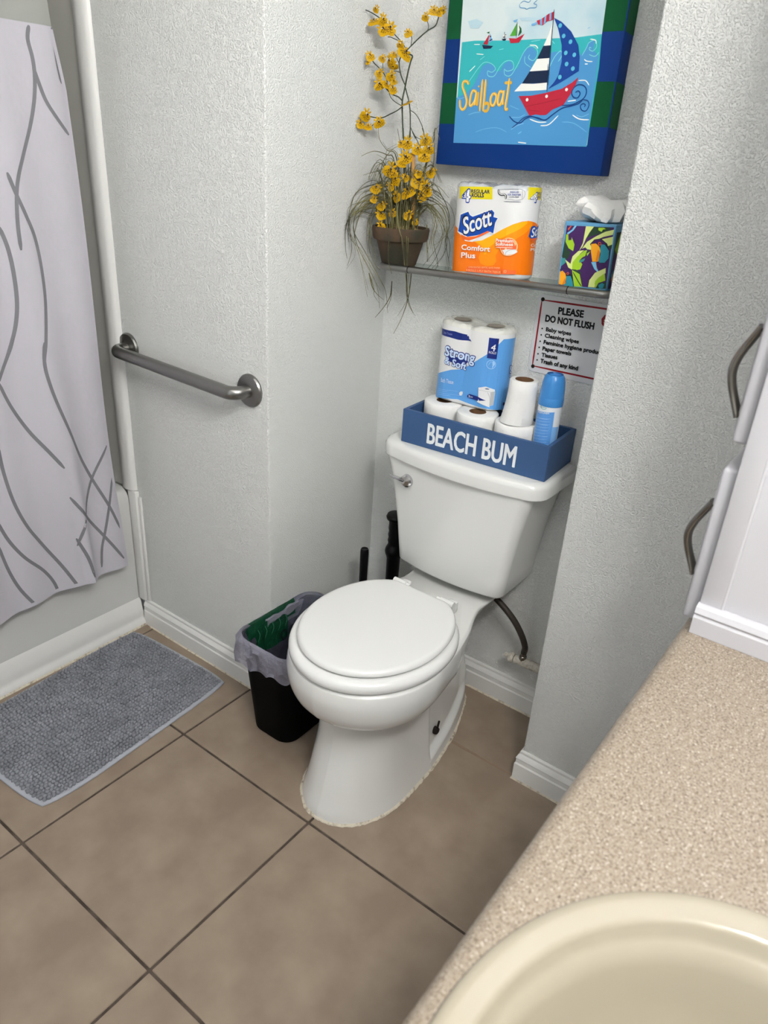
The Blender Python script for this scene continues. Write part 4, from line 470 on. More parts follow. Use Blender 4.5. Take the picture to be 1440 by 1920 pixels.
st = MB(); st.loft([[(x, YG - y, z) for x, y in ((-0.998, 0.0005), (-0.998, 0.012), (-0.992, 0.018), (-0.975, 0.019), (-0.958, 0.017), (-0.949, 0.011), (-0.945, 0.0005))] for z in (0.487, 2.1)])
mesh_obj('edge_strip', st, M_TRIM, sur, 50)

cur = thing('shower_curtain', 'white shower curtain with wavy grey lines hanging in front of the tub', 'curtain', (-0.915, -0.35, 1.97))
def fold(y, z):
    a = 0.35 + 0.65 * min(1, max(0, (1.9 - z) / 1.2))
    return a * (0.012 * math.sin(y * 21 + 0.4 + 0.5 * math.sin(z * 2.1)) + 0.007 * math.sin(y * 47 + z * 1.3) + 0.003 * math.sin(y * 13 - z * 7)) + 0.018 * math.exp(-((y - 0.035 - 0.03 * (0.9 - z)) / 0.016) ** 2) * min(1, max(0, (0.85 - z) / 0.5))
def cedge(z): return 0.138 + 0.017 * min(1, max(0, (1.66 - z) / 0.12)) + 0.006 * math.sin(z * 6) + 0.026 * max(0, (1.70 - z) / 1.4)
def cbot(y): return 0.272 + 0.006 * math.sin(y * 17 + 1.0)
def csurf(y, z, h): return (-0.915 + fold(y, z) + h, y, max(z, cbot(y) + 0.0005))
def curtain_sheet(z0, z1, nz, dx=0.0):
    mb = MB(); ny = 150; rings = []
    for i in range(nz + 1):
        row = []
        for j in range(ny + 1):
            t = i / nz; zt = (cbot(-1.25 + j / ny * 1.4) if z0 is None else z0); z = zt + (z1 - zt) * t
            y = -1.26 + (cedge(z) + 1.26) * j / ny
            x, y, z = csurf(y, z, dx); row.append((x, y, z))
        rings.append(row)
    return mb.loft(rings, False, False, 0, False)
mesh_obj('curtain_sheet', curtain_sheet(None, 1.655, 60), M_CURT, cur, 60)
mesh_obj('top_band', curtain_sheet(1.652, 1.96, 10, -0.0015), M_BAND, cur, 60)
hm = MB(); rows = []
for j in range(151):
    y = -1.26 + (cedge(0.28) + 1.26) * j / 150
    rows.append([csurf(y, cbot(y) + dz, 0.0012) for dz in (0.0, 0.006, 0.012)])
hm.loft(rows, False, False, 0, False)
rows = [[csurf(cedge(z) - dy, z, 0.0012) for dy in (0.0, 0.005, 0.010)] for z in np.linspace(0.28, 1.65, 60)]
hm.loft(rows, False, False, 0, False)
mesh_obj('hem', hm, M_CURT, cur, 60)
decal('line_print', CURTAIN, csurf, cur, None, 1e-5, 6e-4, 0.6, {'curtainline': M_PRINTGRAY})
rod = MB().tube([(-0.915, -1.299, 1.972), (-0.915, YG - 0.001, 1.972)], 0.0125, 16)
tag(mesh_obj('curtain_rod', rod, M_CHROME, None, 35, (-0.915, -0.5, 1.972)), 'chrome rod that carries the grey lined shower curtain', 'curtain rod')

# ------------------------------------------------------------------ grab bar
gb = thing('grab_bar', 'brushed steel grab bar screwed to the textured wall beside the tub', 'grab bar', (-0.68, YG, 0.92))
yb_ = YG - 0.052
path = [(-0.919, YG - 0.004, 0.927), (-0.919, YG - 0.022, 0.927)] + [(-0.919 + 0.030 * (1 - math.cos(a)), YG - 0.022 - 0.030 * math.sin(a), 0.927) for a in np.linspace(0.15, math.pi / 2, 8)]
path += [(-0.445 - 0.030 * (1 - math.cos(a)), YG - 0.022 - 0.030 * math.sin(a), 0.914) for a in np.linspace(math.pi / 2, 0.15, 8)] + [(-0.445, YG - 0.022, 0.914), (-0.445, YG - 0.004, 0.914)]
mesh_obj('bar', MB().tube(path, 0.0165, 20), M_STEEL, gb)
for x, z in ((-0.919, 0.927), (-0.445, 0.914)):
    mesh_obj('flange', MB().lathe([(0.041, 0), (0.041, -0.004), (0.038, -0.008), (0.024, -0.011), (0.0175, -0.0125)], (x, YG, z), 32, 0, 'y', (True, True)), M_STEEL, gb)

# ------------------------------------------------------------------ toilet
TX = 0.004
toilet = thing('toilet', 'white two-piece toilet with closed lid in the alcove', 'toilet', (TX, 0.34, 0))
# outline per height: front tip y, half width, y of the widest point, then (x, y) points back to the rear tip
FOOT = [(0.0, 0.022, .131, .20, [(.1275, .333), (.127, .338), (.105, .47), (.07, .58), (.04, .645), (0, .66)]),
 (0.02, 0.026, .127, .20, [(.1235, .333), (.123, .338), (.102, .47), (.07, .58), (.04, .64), (0, .655)]),
 (0.05, 0.036, .121, .20, [(.118, .333), (.1175, .338), (.100, .46), (.07, .57), (.04, .637), (0, .652)]),
 (0.10, 0.050, .1135, .20, [(.1115, .333), (.111, .338), (.096, .45), (.07, .56), (.04, .635), (0, .65)]),
 (0.18, 0.072, .106, .20, [(.1045, .333), (.104, .338), (.091, .43), (.07, .54), (.045, .61), (0, .63)]),
 (0.245, 0.078, .1075, .20, [(.106, .333), (.1055, .338), (.092, .42), (.072, .52), (.05, .60), (0, .62)]),
 (0.270, 0.074, .111, .20, [(.109, .333), (.1085, .338), (.096, .41), (.073, .52), (.052, .60), (0, .615)]),
 (0.284, 0.066, .118, .20, [(.115, .333), (.114, .338), (.100, .41), (.074, .51), (.053, .59), (0, .612)]),
 (0.292, 0.054, .131, .20, [(.125, .333), (.124, .338), (.106, .41), (.076, .51), (.055, .59), (0, .61)]),
 (0.300, 0.039, .149, .20, [(.138, .333), (.137, .338), (.115, .405), (.080, .50), (.058, .585), (0, .61)]),
 (0.308, 0.025, .164, .20, [(.150, .333), (.149, .338), (.125, .405), (.085, .50), (.061, .58), (0, .611)]),
 (0.320, 0.014, .174, .20, [(.159, .333), (.158, .338), (.134, .405), (.090, .50), (.065, .58), (0, .615)]),
 (0.345, 0.004, .184, .20, [(.167, .333), (.166, .338), (.144, .405), (.098, .50), (.073, .59), (0, .63)]),
 (0.380, -.001, .188, .20, [(.170, .333), (.169, .338), (.150, .405), (.110, .50), (.089, .60), (0, .652)]),
 (0.408, 0.003, .185, .20, [(.169, .333), (.168, .338), (.151, .405), (.119, .50), (.110, .62), (0, .674)]),
 (0.4145, 0.007, .181, .20, [(.166, .333), (.165, .338), (.149, .405), (.119, .50), (.114, .62), (0, .677)]),
 (0.4185, 0.014, .174, .20, [(.160, .333), (.159, .338), (.144, .405), (.116, .50), (.112, .62), (0, .674)])]
def level(yf, a, yc, back):
    return [(a * math.sin(math.radians(q)), yc - (yc - yf) * math.cos(math.radians(q))) for q in (0, 18, 36, 54, 72, 90)] + [(a - (a - back[0][0]) * 0.3, yc + 0.45 * (back[0][1] - yc))] + back
def outline(row): return spline(level(*row[1:]), 8)
fine = spline([np.concatenate([[r[0]], np.array(level(*r[1:])).ravel()]) for r in FOOT], 6)
rings = []
NI = 7 * 8                                                # index of the control point just before the panel's edge
for row in fine:
    z = row[0]; pr = spline(row[1:].reshape(-1, 2), 8); right = []
    for q, (x, y) in enumerate(pr):
        if q > NI and z < 0.30:                          # recessed side panel, with a rim along the foot
            rec = 0.014 * min(1, (q - NI) / 8) * min(1, max(0, (z - 0.026 - 0.10 * max(0, y - 0.335)) / 0.016)) * min(1, max(0, (0.64 - y) / 0.06)) * min(1, max(0, (0.292 - z) / 0.04))
            x = max(0.012 if q < len(pr) - 1 else 0, x - rec)
        right.append((x, y))
    rings.append([(TX + x, y, z) for x, y in right] + [(TX - x, y, z) for x, y in right[-2:0:-1]])
bowl = mesh_obj('bowl', MB().loft(rings), M_PORC, toilet, 50)
# caulk bead round the foot
c0 = outline(FOOT[0]); loop = [(TX + x, y) for x, y in c0] + [(TX - x, y) for x, y in c0[-2:0:-1]]
n = len(loop); cbd = []
for i in range(n):
    p, q, r_ = loop[i - 1], loop[i], loop[(i + 1) % n]; d = np.array(r_) - np.array(p); d = d / np.hypot(*d); nn = np.array((d[1], -d[0]))
    a = 0.0045 + R.uniform(-0.0012, 0.0016)
    cbd.append([(q[0] + nn[0] * o, q[1] + nn[1] * o, z) for o, z in ((-0.004, 0.0), (a, 0.0), (a - 0.0008, 0.0022), (0.0012, 0.0042), (-0.004, 0.006))])
cbd.append(cbd[0])
mesh_obj('caulk_bead', MB().loft(cbd, False, False), M_CAULK, toilet, 60)
# embossed maker's mark on the deck
decal('embossed_mark', [['T', 'mark', 'KOHLER', [-0.020, 0.462], 0.06, 0.050, 0.0075, 0.6]], lambda u, v, h: (u, v, 0.4187 + h), toilet, None, 0, 2e-4, 0.2, {'mark': mat('embossed_porcelain', '#D2D2CF', 0.2)})
blt = MB()
blt.tube([(TX + 0.101, 0.387, 0.078), (TX + 0.106, 0.385, 0.116)], 0.0030, 8)
blt.lathe([(0.0100, -0.012), (0.0110, 0.001), (0.009, 0.006), (0.004, 0.008)], (TX + 0.099, 0.386, 0.080), 14, 0, 'x', (True, True))
mesh_obj('bolt', blt, M_RUST, toilet)['label'] = 'rusty bare floor bolt'
# tank
def tank_ring(hwf, hwb, yf, bow, yb, r, z, n=10):
    out = []
    for i in range(2 * n + 1):
        t = -1 + i / n; out.append((hwf * t * (1 - 0.0), yf + bow * (t * t) , z))
    # rounded corners between the bowed front and straight sides
    P = [(-hwb, yb), (-hwb, yf + bow + r)] + [(-hwb + r * (1 - math.cos(a)), yf + bow + r - r * math.sin(a) * 1.0) for a in np.linspace(0.25, 1.4, 5)]
    Q = []
    xin = hwb - r
    for i in range(17):
        t = -1 + i / 8; Q.append((xin * t, yf + bow * (t * t)))
    left = [(-x, y) for x, y in []]
    ring = P + Q + [(-x, y) for x, y in P[::-1]]
    return [(TX + x, y, z) for x, y in ring]
tk = []
for z, hw, yf in ((0.446, 0.151, 0.516), (0.449, 0.158, 0.509), (0.456, 0.162, 0.505), (0.50, 0.167, 0.503), (0.56, 0.174, 0.501), (0.62, 0.183, 0.498), (0.68, 0.194, 0.495), (0.72, 0.203, 0.492), (0.752, 0.212, 0.489)):
    tk.append(tank_ring(hw, hw, yf, 0.014, 0.693, 0.026, z))
mesh_obj('tank', MB().loft(tk), M_PORC, toilet, 50)
ld = []
for z, g in ((0.7505, -0.006), (0.753, 0.0), (0.777, 0.001), (0.787, -0.002), (0.7915, -0.007), (0.793, -0.014)):
    ld.append(tank_ring(0.2315 + g, 0.2315 + g, 0.474 - g, 0.022, 0.699 + min(g, 0), 0.050, z))
ld = [[(x + 0.0045, y, z) for x, y, z in r_] for r_ in ld]
mesh_obj('tank_lid', MB().loft(ld), M_PORC, toilet, 60)
fl_ = thing_part = MB()
fl_.lathe([(0.0, -0.024), (0.012, -0.0235), (0.0165, -0.020), (0.0175, -0.010), (0.016, 0.0)], (-0.126, 0.512, 0.700), 24, 0, 'y', (True, False))
fl_.tube([(-0.132, 0.493, 0.701), (-0.146, 0.490, 0.7015), (-0.162, 0.491, 0.702), (-0.176, 0.493, 0.7025)], [0.006, 0.0052, 0.0045, 0.0035], 10)
mesh_obj('flush_lever', fl_, M_CHROME, toilet)
# seat and lid
def egg(a, yc, bf, bb, sx=1.0, n=64, flat=None):
    out = []
    for i in range(n):
        q = 2 * math.pi * i / n; cs, sn = math.cos(q), math.sin(q)
        x = a * cs; y = yc + (bb if sn > 0 else bf) * sn
        if sn > 0: x = a * math.copysign(abs(cs) ** 0.82, cs)
        if flat and y > flat: y = flat
        out.append((TX + x, y))
    return out
def slab(a, yc, bf, bb, z0, z1, r, flat, dome=0.0):
    rg = []
    for dz, g in ((0, -r * 0.12), (r * 0.2, 0), ((z1 - z0) - r, 0), ((z1 - z0) - r * 0.45, -r * 0.25), ((z1 - z0) - r * 0.1, -r * 0.7), ((z1 - z0), -r * 1.5)):
        rg.append([(x, y, z0 + dz) for x, y in egg(a + g, yc, bf + g, bb + g, n=72, flat=flat + g)])
    for k, s_ in enumerate((0.75, 0.45, 0.15)):
        rg.append([(TX + (x - TX) * s_, yc + 0.0 + (y - yc) * s_, z1 + dome * (1 - s_ * s_)) for x, y in egg(a - r * 1.5, yc, bf - r * 1.5, bb - r * 1.5, n=72, flat=flat - r * 1.5)])
    return MB().loft(rg)
mesh_obj('seat', slab(0.1885, 0.221, 0.220, 0.20, 0.4235, 0.4485, 0.0125, 0.405), M_SEAT, toilet, 60)
mesh_obj('seat_lid', slab(0.1715, 0.224, 0.2035, 0.20, 0.4545, 0.4680, 0.009, 0.409, 0.001), M_SEAT, toilet, 60)
for sx in (-1, 1):
    h = MB(); x = TX + sx * 0.072
    h.tube([(x - 0.019, 0.417, 0.4565), (x + 0.019, 0.417, 0.4565)], 0.0085, 14)
    h.box(x - 0.014, x + 0.014, 0.419, 0.452, 0.4200, 0.450, 0.005, 2)
    h.tube([(x - sx * 0.019, 0.417, 0.4565), (x - sx * 0.030, 0.417, 0.4565)], 0.0062, 12)
    mesh_obj('hinge', h, M_SEAT, toilet)

# ------------------------------------------------------------------ supply valve and hose
sv = thing('supply_valve', 'crusty painted shutoff valve on pipe behind the toilet', 'valve', (0.2, 0.65, 0.205))
pp = MB().tube([(AX1 - 0.0005, 0.652, 0.205), (0.262, 0.651, 0.205), (0.258, 0.651, 0.205), (0.215, 0.650, 0.205), (0.180, 0.650, 0.204)], [0.011, 0.011, 0.0135, 0.0135, 0.012], 14)
mesh_obj('pipe', pp, M_PIPE, sv)
mesh_obj('valve_knob', MB().lathe([(0.006, -0.02), (0.007, -0.006), (0.014, -0.004), (0.016, 0.003), (0.012, 0.009)], (0.168, 0.650, 0.204), 12, 0, 'x', (True, True)), M_PIPE, sv)
mesh_obj('nut', MB().lathe([(0.0105, 0.0), (0.0105, 0.012), (0.0085, 0.014), (0.0085, 0.026)], (0.203, 0.650, 0.212), 8, 0, 'z', (True, True)), M_NICKEL, sv)
hp = spline([(0.203, 0.650, 0.236), (0.207, 0.641, 0.262), (0.197, 0.630, 0.300), (0.172, 0.625, 0.338), (0.140, 0.622, 0.367), (0.105, 0.62, 0.391), (0.075, 0.62, 0.418), (0.062, 0.62, 0.4460)], 6)
mesh_obj('braided_hose', MB().tube(hp, 0.0085, 12), M_HOSE, sv)

# ------------------------------------------------------------------ waste bin with its bag
bin_ = thing('wastebasket', 'small black wastebasket lined with a grey bag beside the toilet', 'trash can', (-0.281, 0.26, 0))
def binring(t, off=0.0):
    return rrect(-0.352 - 0.026 * t - off, -0.208 + 0.026 * t + off, 0.145 - 0.020 * t - off, 0.365 + 0.050 * t + off, 0.042 + 0.006 * t, 7)
BZ = 0.295
body = [[(x, y, BZ * t) for x, y in binring(t)] for t in (0.0, 0.01)] + [[(x, y, BZ * t) for x, y in binring(t)] for t in (0.05, 0.3, 0.6, 0.96)]
body[0] = [(x, y, 0) for x, y in binring(0, -0.004)]
body += [[(x, y, BZ) for x, y in binring(1, 0.004)], [(x, y, BZ) for x, y in binring(1, -0.003)]]
body += [[(x, y, BZ * t + 0.004) for x, y in binring(t, -0.003)] for t in (0.9, 0.5, 0.01)]
mesh_obj('bin_body', MB().loft(body), M_BLACK, bin_)
bag = MB(); nr = []
rngb = random.Random(3); NB = 32 * 5
def ringpts(t, off):
    base = [Vector((x, y, 0)) for x, y in binring(t, off)]; base.append(base[0]); L = [0]
    for a, b in zip(base, base[1:]): L.append(L[-1] + (b - a).length)
    out = []
    for i in range(NB):
        s_ = L[-1] * i / NB; k = max(j for j in range(len(L) - 1) if L[j] <= s_)
        out.append(base[k].lerp(base[k + 1], (s_ - L[k]) / max(1e-9, L[k + 1] - L[k])))
    return out
ph = [rngb.uniform(0, 6.28) for _ in range(8)]
def wav(i, k): return 0.5 * math.sin(2 * math.pi * i / NB * 9 + ph[k % 8]) + 0.35 * math.sin(2 * math.pi * i / NB * 17 + ph[(k + 3) % 8] + k) + 0.25 * math.sin(2 * math.pi * i / NB * 31 + ph[(k + 5) % 8])
for k, (t, off, z, amp) in enumerate(((0.18, -0.012, 0.05, 0.004), (0.4, -0.012, 0.11, 0.005), (0.7, -0.010, 0.20, 0.004), (0.9, -0.007, 0.262, 0.002), (1.0, -0.003, 0.300, 0.001), (1.0, 0.002, 0.306, 0.001), (1.0, 0.008, 0.302, 0.0015), (1.0, 0.0105, 0.290, 0.004), (0.95, 0.0135, 0.274, 0.0065), (0.9, 0.0135, 0.254, 0.0075), (0.82, 0.0155, 0.234, 0.008))):
    row = []
    for i, p in enumerate(ringpts(t, off)):
        cx, cy = -0.281, 0.265; d = Vector((p.x - cx, p.y - cy, 0)).normalized(); wv = wav(i, k)
        q = p + d * (amp * wv + (0.003 if amp > 0.0025 else 0))
        zz = z + (0.010 * wav(i, 2) + 0.010 * math.sin(2 * math.pi * i / NB * 2 + 1)) * (k == 10) + 0.004 * wav(i, 4) * (k >= 7)
        if q.x < AX0 + 0.004 and q.y > YG - 0.02: q.x = AX0 + 0.004
        if q.y > YG - 0.03 and k >= 7 and q.x < -0.362: q.x = max(q.x, -0.3705)
        row.append((q.x, q.y, zz))
    nr.append(row)
bag.loft(nr, True, False)
for fi in range(len(bag.f)):
    k, i = divmod(fi, NB)
    if (k == 3 and 0.60 < i / NB < 0.83) or (k == 2 and 0.64 < i / NB < 0.80) or (k == 4 and 0.60 < i / NB < 0.80): bag.m[fi] = 1
for fi in range(len(bag.f)):
    if fi // NB <= 4 and bag.m[fi] == 0: bag.m[fi] = 2
mesh_obj('bag', bag, [M_BAG, M_BAGG, M_BAGI], bin_, 40)['label'] = 'grey plastic bag with green print'
def bagin(u, v, h): return (-0.378 + 0.052 * (0.295 - v) / 0.295 * 0.5 + 0.016 + h, u, v)
for it in [['L', 'bagg', 0.0022, [(0.19 + 0.026 * k, 0.288), (0.196 + 0.026 * k, 0.268), (0.186 + 0.026 * k, 0.250)]] for k in range(5)] + [['L', 'bagt', 0.006, [(0.285 + 0.011 * math.cos(q) + dx, 0.225 + 0.014 * math.sin(q)) for q in np.linspace(0, 6.1, 9)]] for dx in (0.0, 0.034)]:
    decal('bag_print', [it], bagin, bin_, None, 1e-5, 1e-3, 0.5, {'bagt': M_BAGT, 'bagg': mat('bag_print_light_green', '#3F7A60', 0.5)})

# ------------------------------------------------------------------ plunger and brush behind the toilet
pl_ = thing('plunger', 'black plunger with ribbed grip standing behind the toilet', 'plunger', (-0.236, 0.622, 0))
prof = [(0.010, 0.08), (0.0145, 0.12), (0.0145, 0.375), (0.016, 0.385), (0.0185, 0.393), (0.0195, 0.402), (0.018, 0.412), (0.0145, 0.420), (0.0135, 0.428), (0.0150, 0.437), (0.0135, 0.446), (0.0150, 0.456), (0.0136, 0.466), (0.0150, 0.477), (0.0142, 0.490), (0.0150, 0.500), (0.0200, 0.507), (0.0210, 0.514), (0.0185, 0.521), (0.010, 0.5235)]
prof = [(r_ * (1.38 if z_ > 0.15 else 1.2), z_) for r_, z_ in prof]
mesh_obj('handle', MB().lathe(prof, (-0.236, 0.622, 0), 24, 0, 'z', (True, True)), M_RUBBER, pl_)
mesh_obj('rubber_cup', MB().lathe([(0.05, 0.0), (0.052, 0.01), (0.045, 0.05), (0.022, 0.075), (0.012, 0.085)], (-0.236, 0.622, 0), 28, 0, 'z', (True, True)), M_RUBBER, pl_)
br = thing('toilet_brush', 'slim black toilet brush handle in its holder by the alcove wall', 'toilet brush', (-0.288, 0.548, 0))
mesh_obj('handle', MB().lathe([(0.0085, 0.10), (0.0095, 0.20), (0.0115, 0.26), (0.0125, 0.405), (0.0118, 0.415), (0.010, 0.4185), (0.007, 0.4165)], (-0.288, 0.548, 0), 20, 0, 'z', (True, True)), M_RUBBER, br)
mesh_obj('holder', MB().lathe([(0.036, 0.0), (0.037, 0.01), (0.033, 0.12), (0.030, 0.125), (0.012, 0.128)], (-0.288, 0.548, 0), 28, 0, 'z', (True, True)), M_BLACK, br)

# ------------------------------------------------------------------ bath mat
MC = Vector((-0.7215, -0.090, 0)); MA = math.radians(2.9); ML, MW = 0.306, 0.213
def mloc(a, b, z):
    ca, sa = math.cos(MA), math.sin(MA)
    # gently bowed long edges and soft corners
    b2 = b
    a2 = a - 0.010 * (abs(b) / ML) ** 6 * (1 if a > 0 else -1) - 0.012 * max(0, (-b / ML)) ** 5 * (a > 0)
    b2 = b - 0.012 * (abs(a) / MW) ** 5 * (1 if b > 0 else -1)
    return (MC.x + a2 * ca - b2 * sa, MC.y + a2 * sa + b2 * ca, z)
bm_ = thing('bath_mat', 'grey chenille bath mat lying on the tiles along the tub', 'bath mat', (MC.x, MC.y, 0))
def rr_ring(ax, bx, r, z): return [mloc(a, b, z) for a, b in rrect(-ax, ax, -bx, bx, r, 8)]
def dense(ax, bx, z):
    o = []
    for t in np.linspace(-1, 1, 24, False): o.append((ax * t, -bx))
    for t in np.linspace(-1, 1, 32, False): o.append((ax, bx * t))
    for t in np.linspace(1, -1, 24, False): o.append((ax * t, bx))
    for t in np.linspace(1, -1, 32, False): o.append((-ax, bx * t))
    return [mloc(a, b, z) for a, b in o]
mesh_obj('backing', MB().loft([dense(MW, ML, 0.0003), dense(MW + 0.001, ML + 0.001, 0.003), dense(MW - 0.001, ML - 0.001, 0.006), dense(MW - 0.008, ML - 0.008, 0.0065)]), M_MATB, bm_, 60)
b0 = bmesh.new(); bmesh.ops.create_icosphere(b0, subdivisions=2, radius=1.0); b0.verts.index_update()
sv_ = np.array([v.co[:] for v in b0.verts]); sf_ = np.array([[v.index for v in f.verts] for f in b0.faces]); b0.free()
rg = np.random.default_rng(5); VV = []; FF = []; k = 0
na, nb = 40, 57
for i in range(na):
    for j in range(nb):
        a = -MW + 0.0135 + (2 * MW - 0.027) * i / (na - 1) + rg.normal(0, 0.0004); b = -ML + 0.0135 + (2 * ML - 0.027) * (j + 0.5 * (i % 2) * 0.3) / (nb - 0.7) + rg.normal(0, 0.0005)
        c = mloc(a, b, 0.0088 + rg.normal(0, 0.0010) + 0.0012 * math.sin(i * 1.3 + 0.3 * math.sin(j * 0.2)))
        s_ = np.array((0.0051, 0.0058, 0.0062)) * rg.uniform(0.88, 1.08)
        VV.append(sv_ * s_ + np.array(c)); FF.append(sf_ + 42 * k if len(sv_) == 42 else sf_ + len(sv_) * k); k += 1
pile = MB(); pile.v = [tuple(x) for x in np.concatenate(VV)]; pile.f = [tuple(x) for x in np.concatenate(FF).tolist()]; pile.m = [0] * len(pile.f)
mesh_obj('pile', pile, M_MAT, bm_, 180, None, 'stuff')
# ------------------------------------------------------------------ blue box on the tank and what stands in it
BC = (0.0255, 0.608); BA = math.radians(3.2); BL, BD, BZ0, BZ1 = 0.392, 0.166, 0.7935, 0.8795
def bxy(a, b):
    ca, sa = math.cos(BA), math.sin(BA); return (BC[0] + a * ca - b * sa, BC[1] + a * sa + b * ca)
def bpanel(a0, a1, b0, b1, z0, z1):
    mb = MB(); x0, x1, y0, y1 = BC[0] + a0, BC[0] + a1, BC[1] + b0, BC[1] + b1
    return mb.box(x0, x1, y0, y1, z0, z1, 0.0008, 1, 0, (Vector((BC[0], BC[1], 0)), BA))
box = thing('storage_box', 'open blue wooden box on the toilet tank reading BEACH BUM', 'box', (BC[0], BC[1], BZ0))
hx, hy, tw = BL / 2, BD / 2, 0.0095
mesh_obj('front_panel', bpanel(-hx, hx, -hy, -hy + tw, BZ0, BZ1), M_BOX, box)
mesh_obj('back_panel', bpanel(-hx, hx, hy - tw, hy, BZ0, BZ1), M_BOX, box)
for s_ in (-1, 1):
    a = s_ * (hx - tw / 2); mesh_obj('end_panel', bpanel(a - tw / 2, a + tw / 2, -hy + tw, hy - tw, BZ0, BZ1), M_BOX, box)
mesh_obj('bottom_panel', bpanel(-hx + tw, hx - tw, -hy + tw, hy - tw, BZ0, BZ0 + 0.004), M_BOX, box)
decal('lettering', [['T', 'boxwhite', 'BEACH BUM', [-0.120, BZ0 + 0.0150], 0.004, 0.238, 0.0500, 1.5]],
      lambda u, v, h: (*bxy(u, -hy - h), v), box, None, 0, 5e-4, 0.5, {'boxwhite': mat('letter_white', '#E6EAEC', 0.6)})
FZ = BZ0 + 0.0045
def roll(name_label, x, y, r, z0, h, rc=0.021, group=None, flare=None):
    t = thing('toilet_roll', name_label, 'toilet roll', (x, y, z0), group)
    mb = MB(); n = 56; rings = []
    rr = random.Random(int(x * 1e4) + 77)
    prof = [(rc, 0.001), (r - 0.003, 0.0), (r, 0.003), (r, h * 0.25), (r, h * 0.5), (r, h * 0.75), (r, h - 0.003), (r - 0.003, h), (rc, h - 0.0006)]
    for q, (pr, pz) in enumerate(prof):
        row = []
        for j in range(n):
            a = 2 * math.pi * j / n; k = 1.0
            if flare and 2 <= q <= 6:
                da = math.atan2(math.sin(a - flare[0]), math.cos(a - flare[0])); k = 1 + flare[1] * max(0, math.cos(da * 0.8)) ** 2 * (1 - pz / h) ** 2.2
            w_ = 1 + 0.012 * math.sin(3 * a + rr.random()) * (q > 1)
            row.append((x + pr * k * w_ * math.cos(a), y + pr * k * w_ * math.sin(a), z0 + pz))
        rings.append(row)
    mb.loft(rings, False, False)
    mesh_obj('paper', mb, M_PAPER, t, 50)
    mesh_obj('core', MB().lathe([(rc - 0.0015, 0.001), (rc - 0.0015, h - 0.0004), (rc, h - 0.0002), (rc, 0.0012)], (x, y, z0), 28), M_CORE, t)
    return t
HR = 0.0958
roll('loose toilet roll at the left end of the blue box, under the blue pack', -0.108, 0.614, 0.0515, FZ, HR)
roll('middle loose toilet roll in the blue box, dark core hole facing up', -0.001, 0.598, 0.0515, FZ, HR)
roll('lower loose toilet roll in the blue box, beside the spray can', 0.104, 0.599, 0.0495, FZ, HR)
roll('half-used toilet roll standing on another roll beside the spray can', 0.112, 0.595, 0.0335, FZ + HR + 0.0004, 0.106, 0.0215, None, (math.radians(215), 0.36))

def pack(name, label, cx, cy, d, r, zb, h, mats, holes, pinch=0.0):
    t = thing(name, label, 'toilet paper', (cx, cy, zb))
    def pring(rad, z):
        fr = stadium(cx, cy, d, r, zb, pinch); end = stadium_ring(cx, cy, d, rad, z); half = len(end) // 2; out = []
        for q in range(12):
            u = -d + 2 * d * q / 12; p = fr(u, z - zb, rad - r); out.append((p[0], p[1], z))
        out += end[:half]
        for q in range(12):
            u = d - 2 * d * q / 12; p = fr(u, z - zb, rad - r); out.append((p[0], 2 * cy - p[1], z))
        return out + end[half:]
    rg = [pring(r - 0.012, zb), pring(r - 0.004, zb + 0.0015), pring(r, zb + 0.007)]
    rg += [pring(r, zb + h * q) for q in (0.15, 0.25, 0.4, 0.5, 0.65, 0.8)] + [pring(r, zb + h - 0.010)]
    mesh_obj('wrapper', MB().loft(rg, True, False), mats[0], t, 60)
    rr = random.Random(11); top = []
    for g, dz in ((0.0, -0.010), (-0.0015, -0.004), (-0.006, 0.0), (-0.016, 0.001), (-0.030, -0.001)):
        row = []
        for (x, y, z) in pring(r + g, zb + h + dz):
            u = abs(x - cx); sag = -0.006 * math.exp(-(u / 0.014) ** 2) if g < 0 else 0
            row.append((x, y, z + sag + (rr.uniform(-0.0022, 0.0022) if -0.02 < g < -0.001 else 0)))
        top.append(row)
    mesh_obj('top_film', MB().loft(top, False, True), mats[1], t, 50)
    if holes:
        for s_ in (-1, 1):
            hm_ = MB().lathe([(0.0, 0.0015), (0.014, 0.0016), (0.0205, 0.0012), (0.022, 0.0004)], (cx + s_ * d, cy, zb + h + 0.0008), 28, 0)
            mesh_obj('core_end', hm_, mat('core_under_film', '#8C8378', 0.5), t, 60)
    return t
K1 = (-0.032, 0.64, 0.049, 0.05, 1.2085); p1 = pack('toilet_paper_pack', 'orange and white four-roll toilet paper pack on the glass shelf', *K1, 0.1945, (M_WRAPW, M_WRAPT), False)
decal('wrapper_print', ORANGEPACK, stadium(*K1), p1, 0.008, 1.5e-5, 2.5e-4, 0.28)
p1.rotation_euler.y = -0.031
K2 = (-0.0565, 0.655, 0.047, 0.049, FZ + HR + 0.0006); p2 = pack('toilet_paper_pack', 'light blue and white four-roll pack standing in the blue box', *K2, 0.198, (M_WRAPW, mat('pack_film_clear_white', '#DEDDD6', 0.25, bump=(50, 0.5, 0.006, 2))), True, 0.006)
decal('wrapper_print', BLUEPACK, stadium(*K2, 0.006), p2, 0.008, 1.5e-5, 2.5e-4, 0.28)

